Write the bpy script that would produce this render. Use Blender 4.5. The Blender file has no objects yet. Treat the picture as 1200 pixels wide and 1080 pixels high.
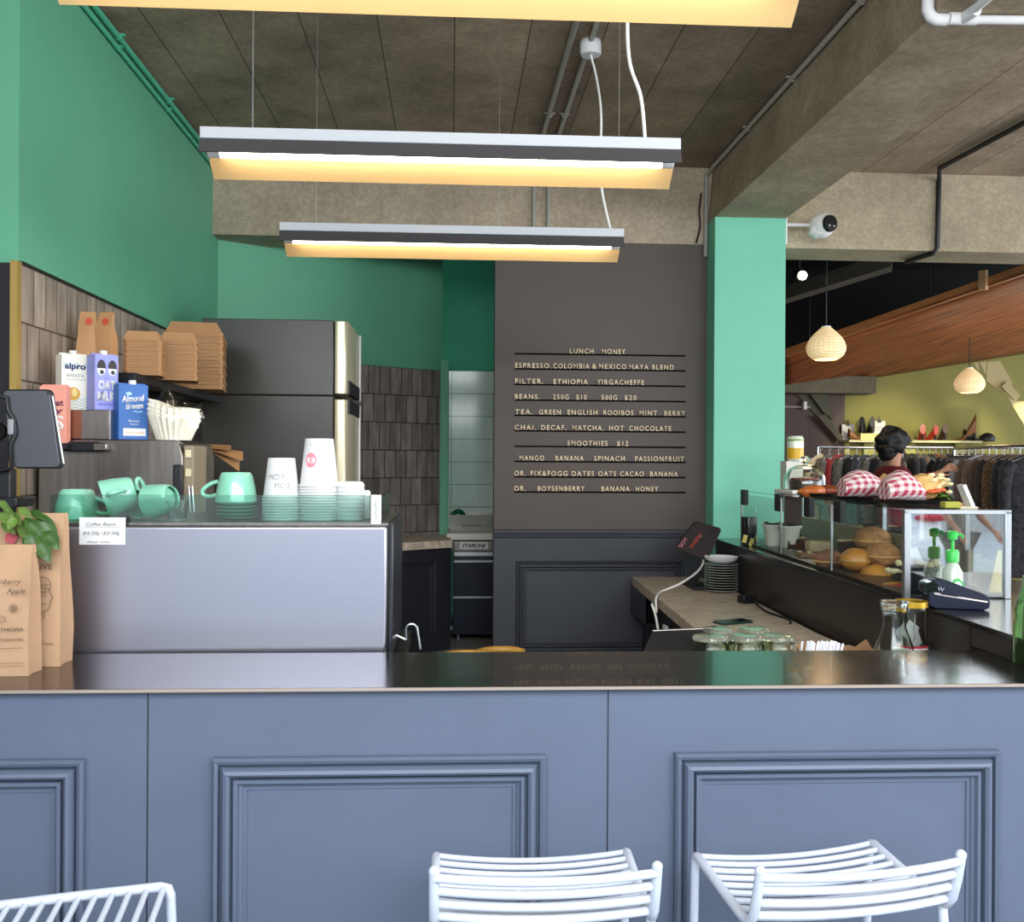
import bpy, bmesh, math, random
from mathutils import Vector, Matrix, noise
random.seed(7)
C = bpy.context.scene.collection
PI = math.pi
def R(d): return math.radians(d)

# ------------------------------------------------------------------ camera, world, light, exposure
F_PX, EYE = 1100.0, 1.65
YAW, ROLL = R(3.7), R(0.35)
FW = Vector((math.sin(YAW), math.cos(YAW), 0))
R0 = Vector((math.cos(YAW), -math.sin(YAW), 0))
RT = R0*math.cos(ROLL) + Vector((0, 0, math.sin(ROLL)))
UP = -R0*math.sin(ROLL) + Vector((0, 0, math.cos(ROLL)))
cd = bpy.data.cameras.new('camera'); cam = bpy.data.objects.new('camera', cd); C.objects.link(cam)
cd.sensor_fit = 'HORIZONTAL'; cd.sensor_width = 36.0; cd.lens = 36.0*F_PX/1200.0
cd.clip_start = 0.05; cd.clip_end = 200
m = Matrix.Identity(4)
for i in range(3):
    m[i][0] = RT[i]; m[i][1] = UP[i]; m[i][2] = -FW[i]
m[2][3] = EYE
cam.matrix_world = m
bpy.context.scene.camera = cam

w = bpy.data.worlds.new('sky'); bpy.context.scene.world = w; w.use_nodes = True
nt = w.node_tree; bg = nt.nodes['Background']
tc = nt.nodes.new('ShaderNodeTexCoord'); sx = nt.nodes.new('ShaderNodeSeparateXYZ'); rp = nt.nodes.new('ShaderNodeValToRGB')
nt.links.new(tc.outputs['Generated'], sx.inputs[0]); nt.links.new(sx.outputs['Z'], rp.inputs[0]); nt.links.new(rp.outputs[0], bg.inputs[0])
rp.color_ramp.elements[0].position = 0.0; rp.color_ramp.elements[0].color = (0.86, 0.93, 1.0, 1)
rp.color_ramp.elements[1].position = 0.75; rp.color_ramp.elements[1].color = (0.55, 0.74, 1.0, 1)
bg.inputs[1].default_value = 2.6

def area(name, loc, rot, sx_, sy_, power, col):
    l = bpy.data.lights.new(name, 'AREA'); l.shape = 'RECTANGLE'; l.size = sx_; l.size_y = sy_; l.energy = power; l.color = col
    o = bpy.data.objects.new(name, l); C.objects.link(o); o.location = loc; o.rotation_euler = rot; return o
def point(name, loc, power, col, r=0.05):
    l = bpy.data.lights.new(name, 'POINT'); l.energy = power; l.color = col; l.shadow_soft_size = r
    o = bpy.data.objects.new(name, l); C.objects.link(o); o.location = loc; return o
def spot(name, loc, target, power, col, ang=60, blend=0.6, r=0.04):
    l = bpy.data.lights.new(name, 'SPOT'); l.energy = power; l.color = col; l.spot_size = R(ang); l.spot_blend = blend; l.shadow_soft_size = r
    o = bpy.data.objects.new(name, l); C.objects.link(o); o.location = loc
    o.rotation_euler = (Vector(target)-Vector(loc)).to_track_quat('-Z', 'Y').to_euler(); return o
# daylight entering through the open shopfront behind the camera
area('shopfront_daylight', (1.2, -0.75, 2.92), (R(72), 0, 0), 6.0, 1.2, 170, (0.93, 0.97, 1.0))
area('side_fill', (8.6, 1.6, 2.0), (R(90), 0, R(90)), 5.0, 2.6, 170, (0.97, 0.98, 1.0))  # unseen fill lamp added at right to brighten the left wall and beams
vs = bpy.context.scene.view_settings
vs.view_transform = 'Standard'; vs.look = 'None'; vs.exposure = 0.4; vs.gamma = 1.0; vs.use_curve_mapping = False

# ------------------------------------------------------------------ helpers
def ray(px, py):
    return FW + RT*((px-600)/F_PX) + UP*((540-py)/F_PX)
def at(px, py, X=None, Y=None, Z=None):
    """point of the place seen at photo pixel (px,py) on the plane X=, Y= or Z="""
    d = ray(px, py)
    t = Y/d.y if Y is not None else X/d.x if X is not None else (Z-EYE)/d.z
    return Vector((0, 0, EYE)) + d*t

class B:
    def __init__(s, off=(0, 0, 0)):
        s.bm = bmesh.new(); s.off = Vector(off); s.sm = False; s.uv = None
    def v(s, p): return s.bm.verts.new(Vector(p))
    def face(s, pts):
        vs_ = [s.v(p) for p in pts]
        try: return s.bm.faces.new(vs_)
        except ValueError: return None
    def box(s, x0, x1, y0, y1, z0, z1, M=None):
        P = [Vector((x, y, z)) for z in (z0, z1) for (x, y) in ((x0, y0), (x1, y0), (x1, y1), (x0, y1))]
        if M is not None: P = [M @ p for p in P]
        V = [s.v(p) for p in P]
        for f in ((3, 2, 1, 0), (4, 5, 6, 7), (0, 1, 5, 4), (1, 2, 6, 5), (2, 3, 7, 6), (3, 0, 4, 7)): s.bm.faces.new([V[i] for i in f])
        return s
    def cbox(s, c, size, rz=0, M=None):
        hx, hy, hz = size[0]/2, size[1]/2, size[2]/2
        T = Matrix.Translation(Vector(c)) @ (M if M is not None else Matrix.Rotation(rz, 4, 'Z'))
        return s.box(-hx, hx, -hy, hy, -hz, hz, T)
    def prism(s, poly, vec):
        vec = Vector(vec); a = [s.v(p) for p in poly]; b = [s.v(Vector(p)+vec) for p in poly]; n = len(a)
        s.bm.faces.new(a[::-1]); s.bm.faces.new(b)
        for i in range(n): s.bm.faces.new((a[i], a[(i+1) % n], b[(i+1) % n], b[i]))
        return s
    def rings(s, rings, cap=True, closed=True):
        L = [[s.v(p) for p in r] for r in rings]; n = len(L[0])
        for a, b in zip(L, L[1:]):
            for i in range(n if closed else n-1):
                j = (i+1) % n; s.bm.faces.new((a[i], a[j], b[j], b[i]))
        if cap and closed:
            s.bm.faces.new(L[0][::-1]); s.bm.faces.new(L[-1])
        s.sm = True
        return s
    def lathe(s, prof, c=(0, 0, 0), n=32, cap=True, M=None):
        c = Vector(c); rr = []
        for r_, z in prof:
            ring = []
            for i in range(n):
                p = Vector((max(r_, 1e-4)*math.cos(2*PI*i/n), max(r_, 1e-4)*math.sin(2*PI*i/n), z))
                if M is not None: p = M @ p
                ring.append(c+p)
            rr.append(ring)
        return s.rings(rr, cap)
    def tube(s, pts, r, n=10, cyc=False):
        pts = [Vector(p) for p in pts]; rr = []; N = len(pts); prev = None
        for i, p in enumerate(pts):
            if cyc: d = pts[(i+1) % N]-pts[i-1]
            else: d = pts[min(i+1, N-1)]-pts[max(i-1, 0)]
            d.normalize()
            if prev is None:
                u = d.orthogonal().normalized()
            else:
                u = prev - d*prev.dot(d)
                u = u.normalized() if u.length > 1e-6 else d.orthogonal().normalized()
            prev = u; q = d.cross(u); rad = r[i] if isinstance(r, (list, tuple)) else r
            rr.append([p+(u*math.cos(2*PI*k/n)+q*math.sin(2*PI*k/n))*rad for k in range(n)])
        if cyc: rr.append(rr[0])
        return s.rings(rr, cap=not cyc)
    def ball(s, c, rad, n=20, m_=12, jit=0, seed=0, M=None, flat=None):
        c = Vector(c); rad = Vector(rad) if not isinstance(rad, (int, float)) else Vector((rad,)*3); rr = []
        for i in range(m_+1):
            th = PI*i/m_; ring = []
            for k in range(n):
                d = Vector((math.sin(th)*math.cos(2*PI*k/n), math.sin(th)*math.sin(2*PI*k/n), -math.cos(th)))
                if i in (0, m_): d = Vector((1e-4*math.cos(2*PI*k/n), 1e-4*math.sin(2*PI*k/n), d.z))
                f = 1+jit*noise.noise(d*2.2+Vector((seed*3.1, seed, 0))) if jit else 1
                p = Vector((d.x*rad.x, d.y*rad.y, d.z*rad.z))*f
                if flat is not None and p.z < flat: p.z = flat+(p.z-flat)*.08
                if M is not None: p = M @ p
                ring.append(c+p)
            rr.append(ring)
        return s.rings(rr)
    def add_mesh(s, me, M):
        n0 = len(s.bm.verts); s.bm.from_mesh(me); s.bm.verts.ensure_lookup_table()
        for v in s.bm.verts[n0:]: v.co = M @ v.co
        return s
    def text(s, txt, o, width, height, xdir=(1, 0, 0), zdir=(0, 0, 1), ext=0.001, shear=0, font_w=0.0, space=1.0):
        """lettering with its lower left corner at o, running along xdir, its up along zdir"""
        cu = bpy.data.curves.new('lettering', 'FONT'); cu.body = txt; cu.extrude = 0; cu.offset = font_w; cu.shear = shear; cu.space_character = space; cu.resolution_u = 3
        ob = bpy.data.objects.new('lettering', cu); me = bpy.data.meshes.new_from_object(ob)
        xs = [v.co.x for v in me.vertices]; ys = [v.co.y for v in me.vertices]
        if xs:
            x0, x1 = min(xs), max(xs); cap = 0.73 if height else 1; y0 = 0
            sx_ = width/(x1-x0) if width else height/cap
            sy_ = height/cap if height else sx_
            xd, zd = Vector(xdir).normalized(), Vector(zdir).normalized(); yd = zd.cross(xd)
            for v in me.vertices:
                v.co = Vector(o)+xd*((v.co.x-x0)*sx_)+zd*(v.co.y*sy_)-yd*ext*0
            n0 = len(s.bm.faces); s.bm.from_mesh(me); s.bm.faces.ensure_lookup_table()
            if ext:
                fs = s.bm.faces[n0:]
                nrm = xd.cross(zd)
                g = bmesh.ops.extrude_face_region(s.bm, geom=fs)
                for e in g['geom']:
                    if isinstance(e, bmesh.types.BMVert): e.co += nrm*ext
        bpy.data.objects.remove(ob); bpy.data.curves.remove(cu); bpy.data.meshes.remove(me)
        return s
    def build(s, name, mat, parent=None, bevel=0, smooth=None, sub=0, seg=2, ang=40, loc=None, rz=0, rec=True):
        if rec: bmesh.ops.recalc_face_normals(s.bm, faces=s.bm.faces[:])
        for v in s.bm.verts: v.co -= s.off
        me = bpy.data.meshes.new(name); s.bm.to_mesh(me); s.bm.free()
        o = bpy.data.objects.new(name, me); C.objects.link(o)
        for mm in (mat if isinstance(mat, (list, tuple)) else [mat]): me.materials.append(mm)
        sm = s.sm if smooth is None else smooth
        if sm or bevel:
            for p in me.polygons: p.use_smooth = True
            me.set_sharp_from_angle(angle=R(ang))
        if bevel:
            b = o.modifiers.new('bevel', 'BEVEL'); b.width = bevel; b.segments = seg; b.limit_method = 'ANGLE'; b.angle_limit = R(35)
        if sub:
            b = o.modifiers.new('sub', 'SUBSURF'); b.levels = sub; b.render_levels = sub
        if parent is not None: o.parent = parent
        else: o.location = Vector(loc) if loc is not None else s.off
        if rz: o.rotation_euler.z = rz
        return o
def tag(o, label, cat, group=None, kind=None):
    o['label'] = label; o['category'] = cat
    if group: o['group'] = group
    if kind: o['kind'] = kind
    return o
def struct(o): o['kind'] = 'structure'; return o
def thing(name, label, cat, loc=(0, 0, 0), rz=0, group=None):
    o = bpy.data.objects.new(name, None); C.objects.link(o); o.location = loc; o.rotation_euler = (0, 0, rz); o.empty_display_size = .05
    return tag(o, label, cat, group)
def dup(root, loc, rz=None, label=None, group=None):
    r = root.copy(); C.objects.link(r); r.location = loc
    if rz is not None: r.rotation_euler.z = rz
    if label: r['label'] = label
    if group: r['group'] = group
    for ch in KIDS(root):
        c = ch.copy(); C.objects.link(c); c.parent = r
        for g in KIDS(ch):
            d = g.copy(); C.objects.link(d); d.parent = c
    return r
def KIDS(o): return [x for x in list(C.objects) if x.parent == o]
def arc(c, r, a0, a1, n, ax='xz'):
    out = []
    for i in range(n+1):
        a = R(a0+(a1-a0)*i/n); u, v_ = r*math.cos(a), r*math.sin(a)
        out.append(Vector(c)+(Vector((u, 0, v_)) if ax == 'xz' else Vector((0, u, v_)) if ax == 'yz' else Vector((u, v_, 0))))
    return out

# ------------------------------------------------------------------ materials
def lin(h):
    h = h.lstrip('#'); o = []
    for i in (0, 2, 4):
        c = int(h[i:i+2], 16)/255; o.append(c/12.92 if c <= .04045 else ((c+.055)/1.055)**2.4)
    return (*o, 1)
def mat(name, col, rough=.6, metal=0, var=0.0, scale=6, bump=0, bscale=40, stretch=(1, 1, 1), spec=.5, trans=0, emit=None, estr=0, ior=1.45, coat=0, alpha=1, sheen=0, aniso=0):
    mt = bpy.data.materials.new(name); mt.use_nodes = True; n = mt.node_tree; b = n.nodes['Principled BSDF']
    c = lin(col) if isinstance(col, str) else (*col, 1)
    b.inputs['Base Color'].default_value = c; b.inputs['Roughness'].default_value = rough; b.inputs['Metallic'].default_value = metal
    b.inputs['Specular IOR Level'].default_value = spec; b.inputs['Transmission Weight'].default_value = trans; b.inputs['IOR'].default_value = ior
    b.inputs['Coat Weight'].default_value = coat; b.inputs['Alpha'].default_value = alpha
    if sheen: b.inputs['Sheen Weight'].default_value = sheen
    if aniso: b.inputs['Anisotropic'].default_value = aniso
    if emit:
        b.inputs['Emission Color'].default_value = lin(emit) if isinstance(emit, str) else (*emit, 1); b.inputs['Emission Strength'].default_value = estr
    if var or bump:
        t = n.nodes.new('ShaderNodeTexCoord'); mp = n.nodes.new('ShaderNodeMapping'); mp.inputs['Scale'].default_value = stretch
        n.links.new(t.outputs['Object'], mp.inputs[0])
    if var:
        z = n.nodes.new('ShaderNodeTexNoise'); z.inputs['Scale'].default_value = scale; z.inputs['Detail'].default_value = 6; z.inputs['Roughness'].default_value = .65
        n.links.new(mp.outputs[0], z.inputs['Vector'])
        r_ = n.nodes.new('ShaderNodeValToRGB'); e = r_.color_ramp.elements
        e[0].position = .3; e[1].position = .7
        e[0].color = tuple(max(0, x*(1-var)) for x in c[:3])+(1,); e[1].color = tuple(min(1, x*(1+var)) for x in c[:3])+(1,)
        n.links.new(z.outputs['Fac'], r_.inputs[0]); n.links.new(r_.outputs[0], b.inputs['Base Color'])
    if bump:
        z2 = n.nodes.new('ShaderNodeTexNoise'); z2.inputs['Scale'].default_value = bscale; z2.inputs['Detail'].default_value = 4
        n.links.new(mp.outputs[0], z2.inputs['Vector'])
        bp = n.nodes.new('ShaderNodeBump'); bp.inputs['Strength'].default_value = bump; bp.inputs['Distance'].default_value = .01
        n.links.new(z2.outputs['Fac'], bp.inputs['Height']); n.links.new(bp.outputs[0], b.inputs['Normal'])
    return mt
def N(mt, t): return mt.node_tree.nodes.new(t)
def tiles(name, c1, c2, cm, tw, th, mortar=.004, offset=.5, rough=.35, var=.35, streak=(10, 2.2), bumpy=.6):
    """tiled surface, laid in the object's own X (along) and Z (up)"""
    mt = bpy.data.materials.new(name); mt.use_nodes = True; n = mt.node_tree; L = n.links; b = n.nodes['Principled BSDF']
    t = N(mt, 'ShaderNodeTexCoord'); s = N(mt, 'ShaderNodeSeparateXYZ'); c = N(mt, 'ShaderNodeCombineXYZ')
    L.new(t.outputs['Object'], s.inputs[0]); L.new(s.outputs['X'], c.inputs['X']); L.new(s.outputs['Z'], c.inputs['Y'])
    br = N(mt, 'ShaderNodeTexBrick'); br.offset = offset; br.inputs['Scale'].default_value = 1; br.inputs['Mortar Size'].default_value = mortar; br.inputs['Mortar Smooth'].default_value = .3
    br.inputs['Brick Width'].default_value = tw; br.inputs['Row Height'].default_value = th
    br.inputs['Color1'].default_value = lin(c1); br.inputs['Color2'].default_value = lin(c2); br.inputs['Mortar'].default_value = lin(cm)
    L.new(c.outputs[0], br.inputs['Vector'])
    z = N(mt, 'ShaderNodeTexNoise'); z.inputs['Scale'].default_value = 1; z.inputs['Detail'].default_value = 5
    mp = N(mt, 'ShaderNodeMapping'); mp.inputs['Scale'].default_value = (streak[0]*2, 1, streak[1]*2); L.new(t.outputs['Object'], mp.inputs[0]); L.new(mp.outputs[0], z.inputs['Vector'])
    mr = N(mt, 'ShaderNodeMapRange'); mr.inputs['From Min'].default_value = .3; mr.inputs['From Max'].default_value = .7; mr.inputs['To Min'].default_value = 1-var; mr.inputs['To Max'].default_value = 1+var
    L.new(z.outputs['Fac'], mr.inputs[0])
    mx = N(mt, 'ShaderNodeVectorMath'); mx.operation = 'SCALE'; L.new(br.outputs['Color'], mx.inputs[0]); L.new(mr.outputs[0], mx.inputs['Scale']); L.new(mx.outputs[0], b.inputs['Base Color'])
    b.inputs['Roughness'].default_value = rough
    bp = N(mt, 'ShaderNodeBump'); bp.invert = True; bp.inputs['Strength'].default_value = bumpy; bp.inputs['Distance'].default_value = .004; L.new(br.outputs['Fac'], bp.inputs['Height']); L.new(bp.outputs[0], b.inputs['Normal'])
    return mt
def concrete(name, col, dark, seam=None, axis='X', rough=.8):
    mt = bpy.data.materials.new(name); mt.use_nodes = True; n = mt.node_tree; L = n.links; b = n.nodes['Principled BSDF']
    t = N(mt, 'ShaderNodeTexCoord'); z = N(mt, 'ShaderNodeTexNoise'); z.inputs['Scale'].default_value = 2.2; z.inputs['Detail'].default_value = 9; z.inputs['Roughness'].default_value = .68
    L.new(t.outputs['Object'], z.inputs['Vector'])
    r_ = N(mt, 'ShaderNodeValToRGB'); e = r_.color_ramp.elements; e[0].position = .32; e[0].color = lin(dark); e[1].position = .68; e[1].color = lin(col)
    L.new(z.outputs['Fac'], r_.inputs[0]); colout = r_.outputs[0]
    z2 = N(mt, 'ShaderNodeTexNoise'); z2.inputs['Scale'].default_value = 38; z2.inputs['Detail'].default_value = 6; L.new(t.outputs['Object'], z2.inputs['Vector'])
    mr0 = N(mt, 'ShaderNodeMapRange'); mr0.inputs['From Min'].default_value = .35; mr0.inputs['From Max'].default_value = .65; mr0.inputs['To Min'].default_value = .86; mr0.inputs['To Max'].default_value = 1.1
    L.new(z2.outputs['Fac'], mr0.inputs[0])
    m0 = N(mt, 'ShaderNodeVectorMath'); m0.operation = 'SCALE'; L.new(colout, m0.inputs[0]); L.new(mr0.outputs[0], m0.inputs['Scale']); colout = m0.outputs[0]
    if seam:
        s = N(mt, 'ShaderNodeSeparateXYZ'); L.new(t.outputs['Object'], s.inputs[0])
        d = N(mt, 'ShaderNodeMath'); d.operation = 'DIVIDE'; d.inputs[1].default_value = seam; L.new(s.outputs[axis], d.inputs[0])
        fr = N(mt, 'ShaderNodeMath'); fr.operation = 'FRACT'; L.new(d.outputs[0], fr.inputs[0])
        lt = N(mt, 'ShaderNodeMath'); lt.operation = 'LESS_THAN'; lt.inputs[1].default_value = .006/seam; L.new(fr.outputs[0], lt.inputs[0])
        # each board of the shuttering has taken its own tone
        fl = N(mt, 'ShaderNodeMath'); fl.operation = 'FLOOR'; L.new(d.outputs[0], fl.inputs[0])
        wn = N(mt, 'ShaderNodeTexWhiteNoise'); wn.noise_dimensions = '1D'; L.new(fl.outputs[0], wn.inputs['W'])
        mr = N(mt, 'ShaderNodeMapRange'); mr.inputs['To Min'].default_value = .85; mr.inputs['To Max'].default_value = 1.12; L.new(wn.outputs['Value'], mr.inputs[0])
        m1 = N(mt, 'ShaderNodeVectorMath'); m1.operation = 'SCALE'; L.new(colout, m1.inputs[0]); L.new(mr.outputs[0], m1.inputs['Scale'])
        mix = N(mt, 'ShaderNodeMix'); mix.data_type = 'RGBA'; L.new(lt.outputs[0], mix.inputs['Factor']); L.new(m1.outputs[0], mix.inputs['A']); mix.inputs['B'].default_value = tuple(x*.35 for x in lin(dark)[:3])+(1,)
        colout = mix.outputs['Result']
    L.new(colout, b.inputs['Base Color']); b.inputs['Roughness'].default_value = rough
    bp = N(mt, 'ShaderNodeBump'); bp.inputs['Strength'].default_value = .25; bp.inputs['Distance'].default_value = .01; L.new(z2.outputs['Fac'], bp.inputs['Height']); L.new(bp.outputs[0], b.inputs['Normal'])
    return mt
def pane(name, tint=(1, 1, 1), refl=None):
    """thin glass: see-through with a Fresnel reflection"""
    mt = bpy.data.materials.new(name); mt.use_nodes = True; n = mt.node_tree; L = n.links; n.nodes.remove(n.nodes['Principled BSDF'])
    out = n.nodes['Material Output']; tr = N(mt, 'ShaderNodeBsdfTransparent'); gl = N(mt, 'ShaderNodeBsdfGlossy'); mx = N(mt, 'ShaderNodeMixShader')
    tr.inputs[0].default_value = (*tint, 1); gl.inputs['Roughness'].default_value = .02; gl.inputs[0].default_value = (.95, .97, .97, 1)
    ge = N(mt, 'ShaderNodeNewGeometry'); k = N(mt, 'ShaderNodeMath'); k.operation = 'SUBTRACT'; k.inputs[0].default_value = 1; L.new(ge.outputs['Backfacing'], k.inputs[1])
    mu = N(mt, 'ShaderNodeMath'); mu.operation = 'MULTIPLY'; L.new(k.outputs[0], mu.inputs[0]); L.new(mu.outputs[0], mx.inputs[0])
    if refl is None:
        fr = N(mt, 'ShaderNodeFresnel'); fr.inputs[0].default_value = 1.5; L.new(fr.outputs[0], mu.inputs[1])
    else: mu.inputs[1].default_value = refl
    L.new(tr.outputs[0], mx.inputs[1]); L.new(gl.outputs[0], mx.inputs[2]); L.new(mx.outputs[0], out.inputs[0])
    return mt
def check(name, c1, c2, size):
    """gingham: two sets of bands woven over each other"""
    mt = bpy.data.materials.new(name); mt.use_nodes = True; n = mt.node_tree; L = n.links; b = n.nodes['Principled BSDF']
    t = N(mt, 'ShaderNodeTexCoord'); s = N(mt, 'ShaderNodeSeparateXYZ'); L.new(t.outputs['Object'], s.inputs[0]); outs = []
    for axs in (('X', 'Y'), ('Z', 'Y')):
        ad = N(mt, 'ShaderNodeMath'); ad.operation = 'ADD'; L.new(s.outputs[axs[0]], ad.inputs[0])
        k = N(mt, 'ShaderNodeMath'); k.operation = 'MULTIPLY'; k.inputs[1].default_value = .6; L.new(s.outputs[axs[1]], k.inputs[0]); L.new(k.outputs[0], ad.inputs[1])
        d = N(mt, 'ShaderNodeMath'); d.operation = 'DIVIDE'; d.inputs[1].default_value = size; L.new(ad.outputs[0], d.inputs[0])
        f = N(mt, 'ShaderNodeMath'); f.operation = 'FRACT'; L.new(d.outputs[0], f.inputs[0])
        g = N(mt, 'ShaderNodeMath'); g.operation = 'GREATER_THAN'; g.inputs[1].default_value = .5; L.new(f.outputs[0], g.inputs[0])
        h = N(mt, 'ShaderNodeMath'); h.operation = 'MULTIPLY'; h.inputs[1].default_value = .5; L.new(g.outputs[0], h.inputs[0]); outs.append(h)
    sm = N(mt, 'ShaderNodeMath'); sm.operation = 'ADD'; L.new(outs[0].outputs[0], sm.inputs[0]); L.new(outs[1].outputs[0], sm.inputs[1])
    mix = N(mt, 'ShaderNodeMix'); mix.data_type = 'RGBA'; L.new(sm.outputs[0], mix.inputs['Factor']); mix.inputs['A'].default_value = lin(c1); mix.inputs['B'].default_value = lin(c2)
    L.new(mix.outputs['Result'], b.inputs['Base Color']); b.inputs['Roughness'].default_value = .7
    return mt

m_teal = mat('teal_paint', '#5da280', .55, var=.05, scale=1.5)
m_char = mat('charcoal_paint', '#544a43', .55, var=.06, scale=2)
m_slate = mat('slate_paint', '#5a6375', .42, var=.05, scale=2.5, bump=.04, bscale=160)
m_slate2 = mat('dark_slate_paint', '#3b3d44', .5, var=.06, scale=2.5)
m_black = mat('black', '#17171a', .45)
m_blackgloss = mat('black_gloss', '#0c0c0e', .15)
m_railblack = mat('matt_black_slot', '#0e0d0d', .95, spec=.05)
m_ink = mat('ink', '#3a342f', .8)
m_top = mat('blackened_steel', '#1b1918', .2, .0, var=.25, scale=3, spec=.8, coat=.25)
m_side = mat('dark_bronze_panel', '#2a2421', .35, .0, var=.2, scale=3, spec=.6)
m_rim = mat('steel_edge', '#b5a395', .4, .6)
m_steel = mat('brushed_steel', '#aeabb6', .34, 1, var=.03, scale=4, stretch=(.3, 1, 30), aniso=.4)
m_dsteel = mat('dark_brushed_steel', '#8a827c', .32, 1, var=.22, scale=5, stretch=(9, 9, .5))
m_chrome = mat('chrome', '#c9c9c9', .15, 1)
m_alu = mat('aluminium', '#b9bbbd', .35, .9)
m_white = mat('white_metal', '#eef0f4', .4)
m_whitep = mat('white_paper', '#dcdbda', .7)
m_cream = mat('cream_letters', '#f2d9b4', .5)
m_gold = mat('ochre_reflector', '#cfae78', .5)
m_shadewing = mat('shaded_wing_grey', '#4a4849', .5)  # unlit look of the front wing put into its colour
m_tube = mat('lit_tube', '#ffffff', .5, emit=(1, .88, .72), estr=18)
m_kraft = mat('kraft_paper', '#b48f6c', .75, var=.07, scale=9, bump=.12, bscale=30)
m_kraft2 = mat('kraft_card', '#a97e54', .7, var=.06, scale=20)
m_mint = mat('mint_glaze', '#8ccdb2', .18, coat=.5)
m_wood = mat('amber_wood', '#b98a3c', .35, var=.2, scale=4, stretch=(1, 8, 1))
m_brass = mat('brass', '#a98d4c', .4, .3)
m_conc = concrete('ceiling_concrete', '#b39d86', '#80705e', .34, 'X')
m_concb = concrete('beam_concrete', '#bcab93', '#978875')
m_concr = concrete('side_beam_concrete', '#b5a48b', '#8a7b62')
m_concl = concrete('pale_beam_concrete', '#b5a78c', '#968870')
m_floor = concrete('floor_concrete', '#8c8884', '#6f6b67')
m_pave = concrete('pavement', '#cfccc4', '#b5b1a8')
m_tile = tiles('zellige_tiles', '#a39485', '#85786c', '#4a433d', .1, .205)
m_tile_shade = tiles('zellige_tiles_shaded', '#8a807a', '#6b625d', '#37322f', .093, .205)  # same tile as the left wall, rear shade put into darker colours
m_wtile = tiles('white_tiles', '#c3c1ba', '#bcbab3', '#8f8c85', .4, .2, .004, 0, .12, .06)
m_gran = mat('speckled_laminate', '#bdab98', .45, var=.4, scale=26, stretch=(.6, 1.6, 1))
m_glass = pane('case_glass', (.94, .97, .96))
m_dglass = pane('tinted_glass', (.66, .80, .76), .10)
m_mirror = pane('bright_pane', (.9, .92, .92), .42)
m_clear = mat('clear_glass', '#f2f6f2', .02, trans=1, ior=1.4)
m_greenglass = mat('green_glass', '#b9dcae', .03, trans=1, ior=1.4)
m_oliv = mat('olive_wall_paint', '#857f3f', .7, var=.04, scale=1)
m_brown = mat('brown_ply', '#3d2216', .5, var=.25, scale=2, stretch=(6, 6, .6))
m_canopy = mat('slatted_timber', '#8a4c28', .5, var=.75, scale=1.3, stretch=(1.2, 16, 3), bump=1.0, bscale=3)
m_dark = mat('dark_void_paint', '#1d1c1b', .9)
m_lant = mat('rice_paper', '#f7e0b4', .8, emit=(1, .70, .36), estr=.42)
m_beige = mat('folded_beige_board', '#9c9068', .7)
m_cable = mat('white_cable', '#e9e6df', .5)
m_pipe = mat('grey_conduit', '#9f9a90', .5)
m_tealpipe = mat('painted_conduit', '#4fae8c', .5)

# ------------------------------------------------------------------ the room
ZC = 3.59                                   # ceiling
XL = -1.53                                  # left wall
struct(B().box(-4, 9, -0.8, 13, -.1, 0).build('floor', m_floor))
b = B(); b.box(XL, 1.05, 4.9, 8.4, 0, .3); b.box(2.35, 9, 6.0, 13, 0, .3); struct(b.build('floor_raised', m_floor))
struct(B().box(-12, 16, -18, -0.8, -.12, -.02).build('pavement', m_pave))
struct(B().box(-4, 9, -0.8, 6.45, ZC, ZC+.2).build('ceiling', m_conc))
struct(B().box(-4, 9, 6.45, 13.2, 3.9, 4.0).build('ceiling_shop', m_dark))
struct(B().box(XL, 1.75, 6.3, 8.5, 3.6, 3.7).build('ceiling_recess', m_dark))
struct(B().box(-4, XL, 3.42, 6.6, 0, ZC).build('wall_left', m_teal))
struct(B().box(-2.65, -2.55, -.8, 3.42, 0, ZC).build('wall_unseen_left', m_char))  # unseen wall added so the espresso machine reflects something dark at left
struct(B().box(-2.55, XL-.0, 3.40, 3.42, 0, 2.335).build('trim_pier', m_black))
struct(B().box(XL-.012, XL+.012, 3.385, 3.42, 0, 2.34).build('trim_brass', m_brass))
# tiles on the left wall: local X runs along the wall
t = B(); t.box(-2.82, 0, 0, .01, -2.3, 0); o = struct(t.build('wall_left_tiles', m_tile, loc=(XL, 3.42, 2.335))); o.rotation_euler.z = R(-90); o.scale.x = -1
o.scale.x = 1
struct(B().box(XL, XL+.016, 3.42, 6.25, 2.335, 2.345).build('trim_tiles', m_black))
# angled wall behind the fridge
D0, D1 = Vector((XL, 6.25, 0)), Vector((-.075, 7.25, 0))
dv = (D1-D0).normalized(); dn = Vector((dv.y, -dv.x, 0)); DL = (D1-D0).length; DA = math.atan2(dv.y, dv.x)
o = struct(B().box(-.3, DL, 0, .12, 0, 3.6).build('wall_rear', m_teal, loc=D0)); o.rotation_euler.z = DA
o = struct(B().box(0, DL, -.01, 0, -1.4, 0).build('wall_rear_tiles', m_tile_shade, loc=(D0.x, D0.y, 2.34))); o.rotation_euler.z = DA
# recess between the angled wall and the menu wall
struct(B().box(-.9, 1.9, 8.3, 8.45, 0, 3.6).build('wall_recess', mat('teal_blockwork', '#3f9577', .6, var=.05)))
struct(B().box(-.9, 1.9, -.02, 0, -1.6, 0).build('wall_recess_tiles', m_wtile, loc=(0, 8.3, 2.44)))
p = at(521, 500, Y=7.24)
struct(B().box(p.x-.035, p.x+.03, 7.22, 7.5, .3, 2.42).build('trim_recess', m_teal, bevel=.004))
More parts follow.
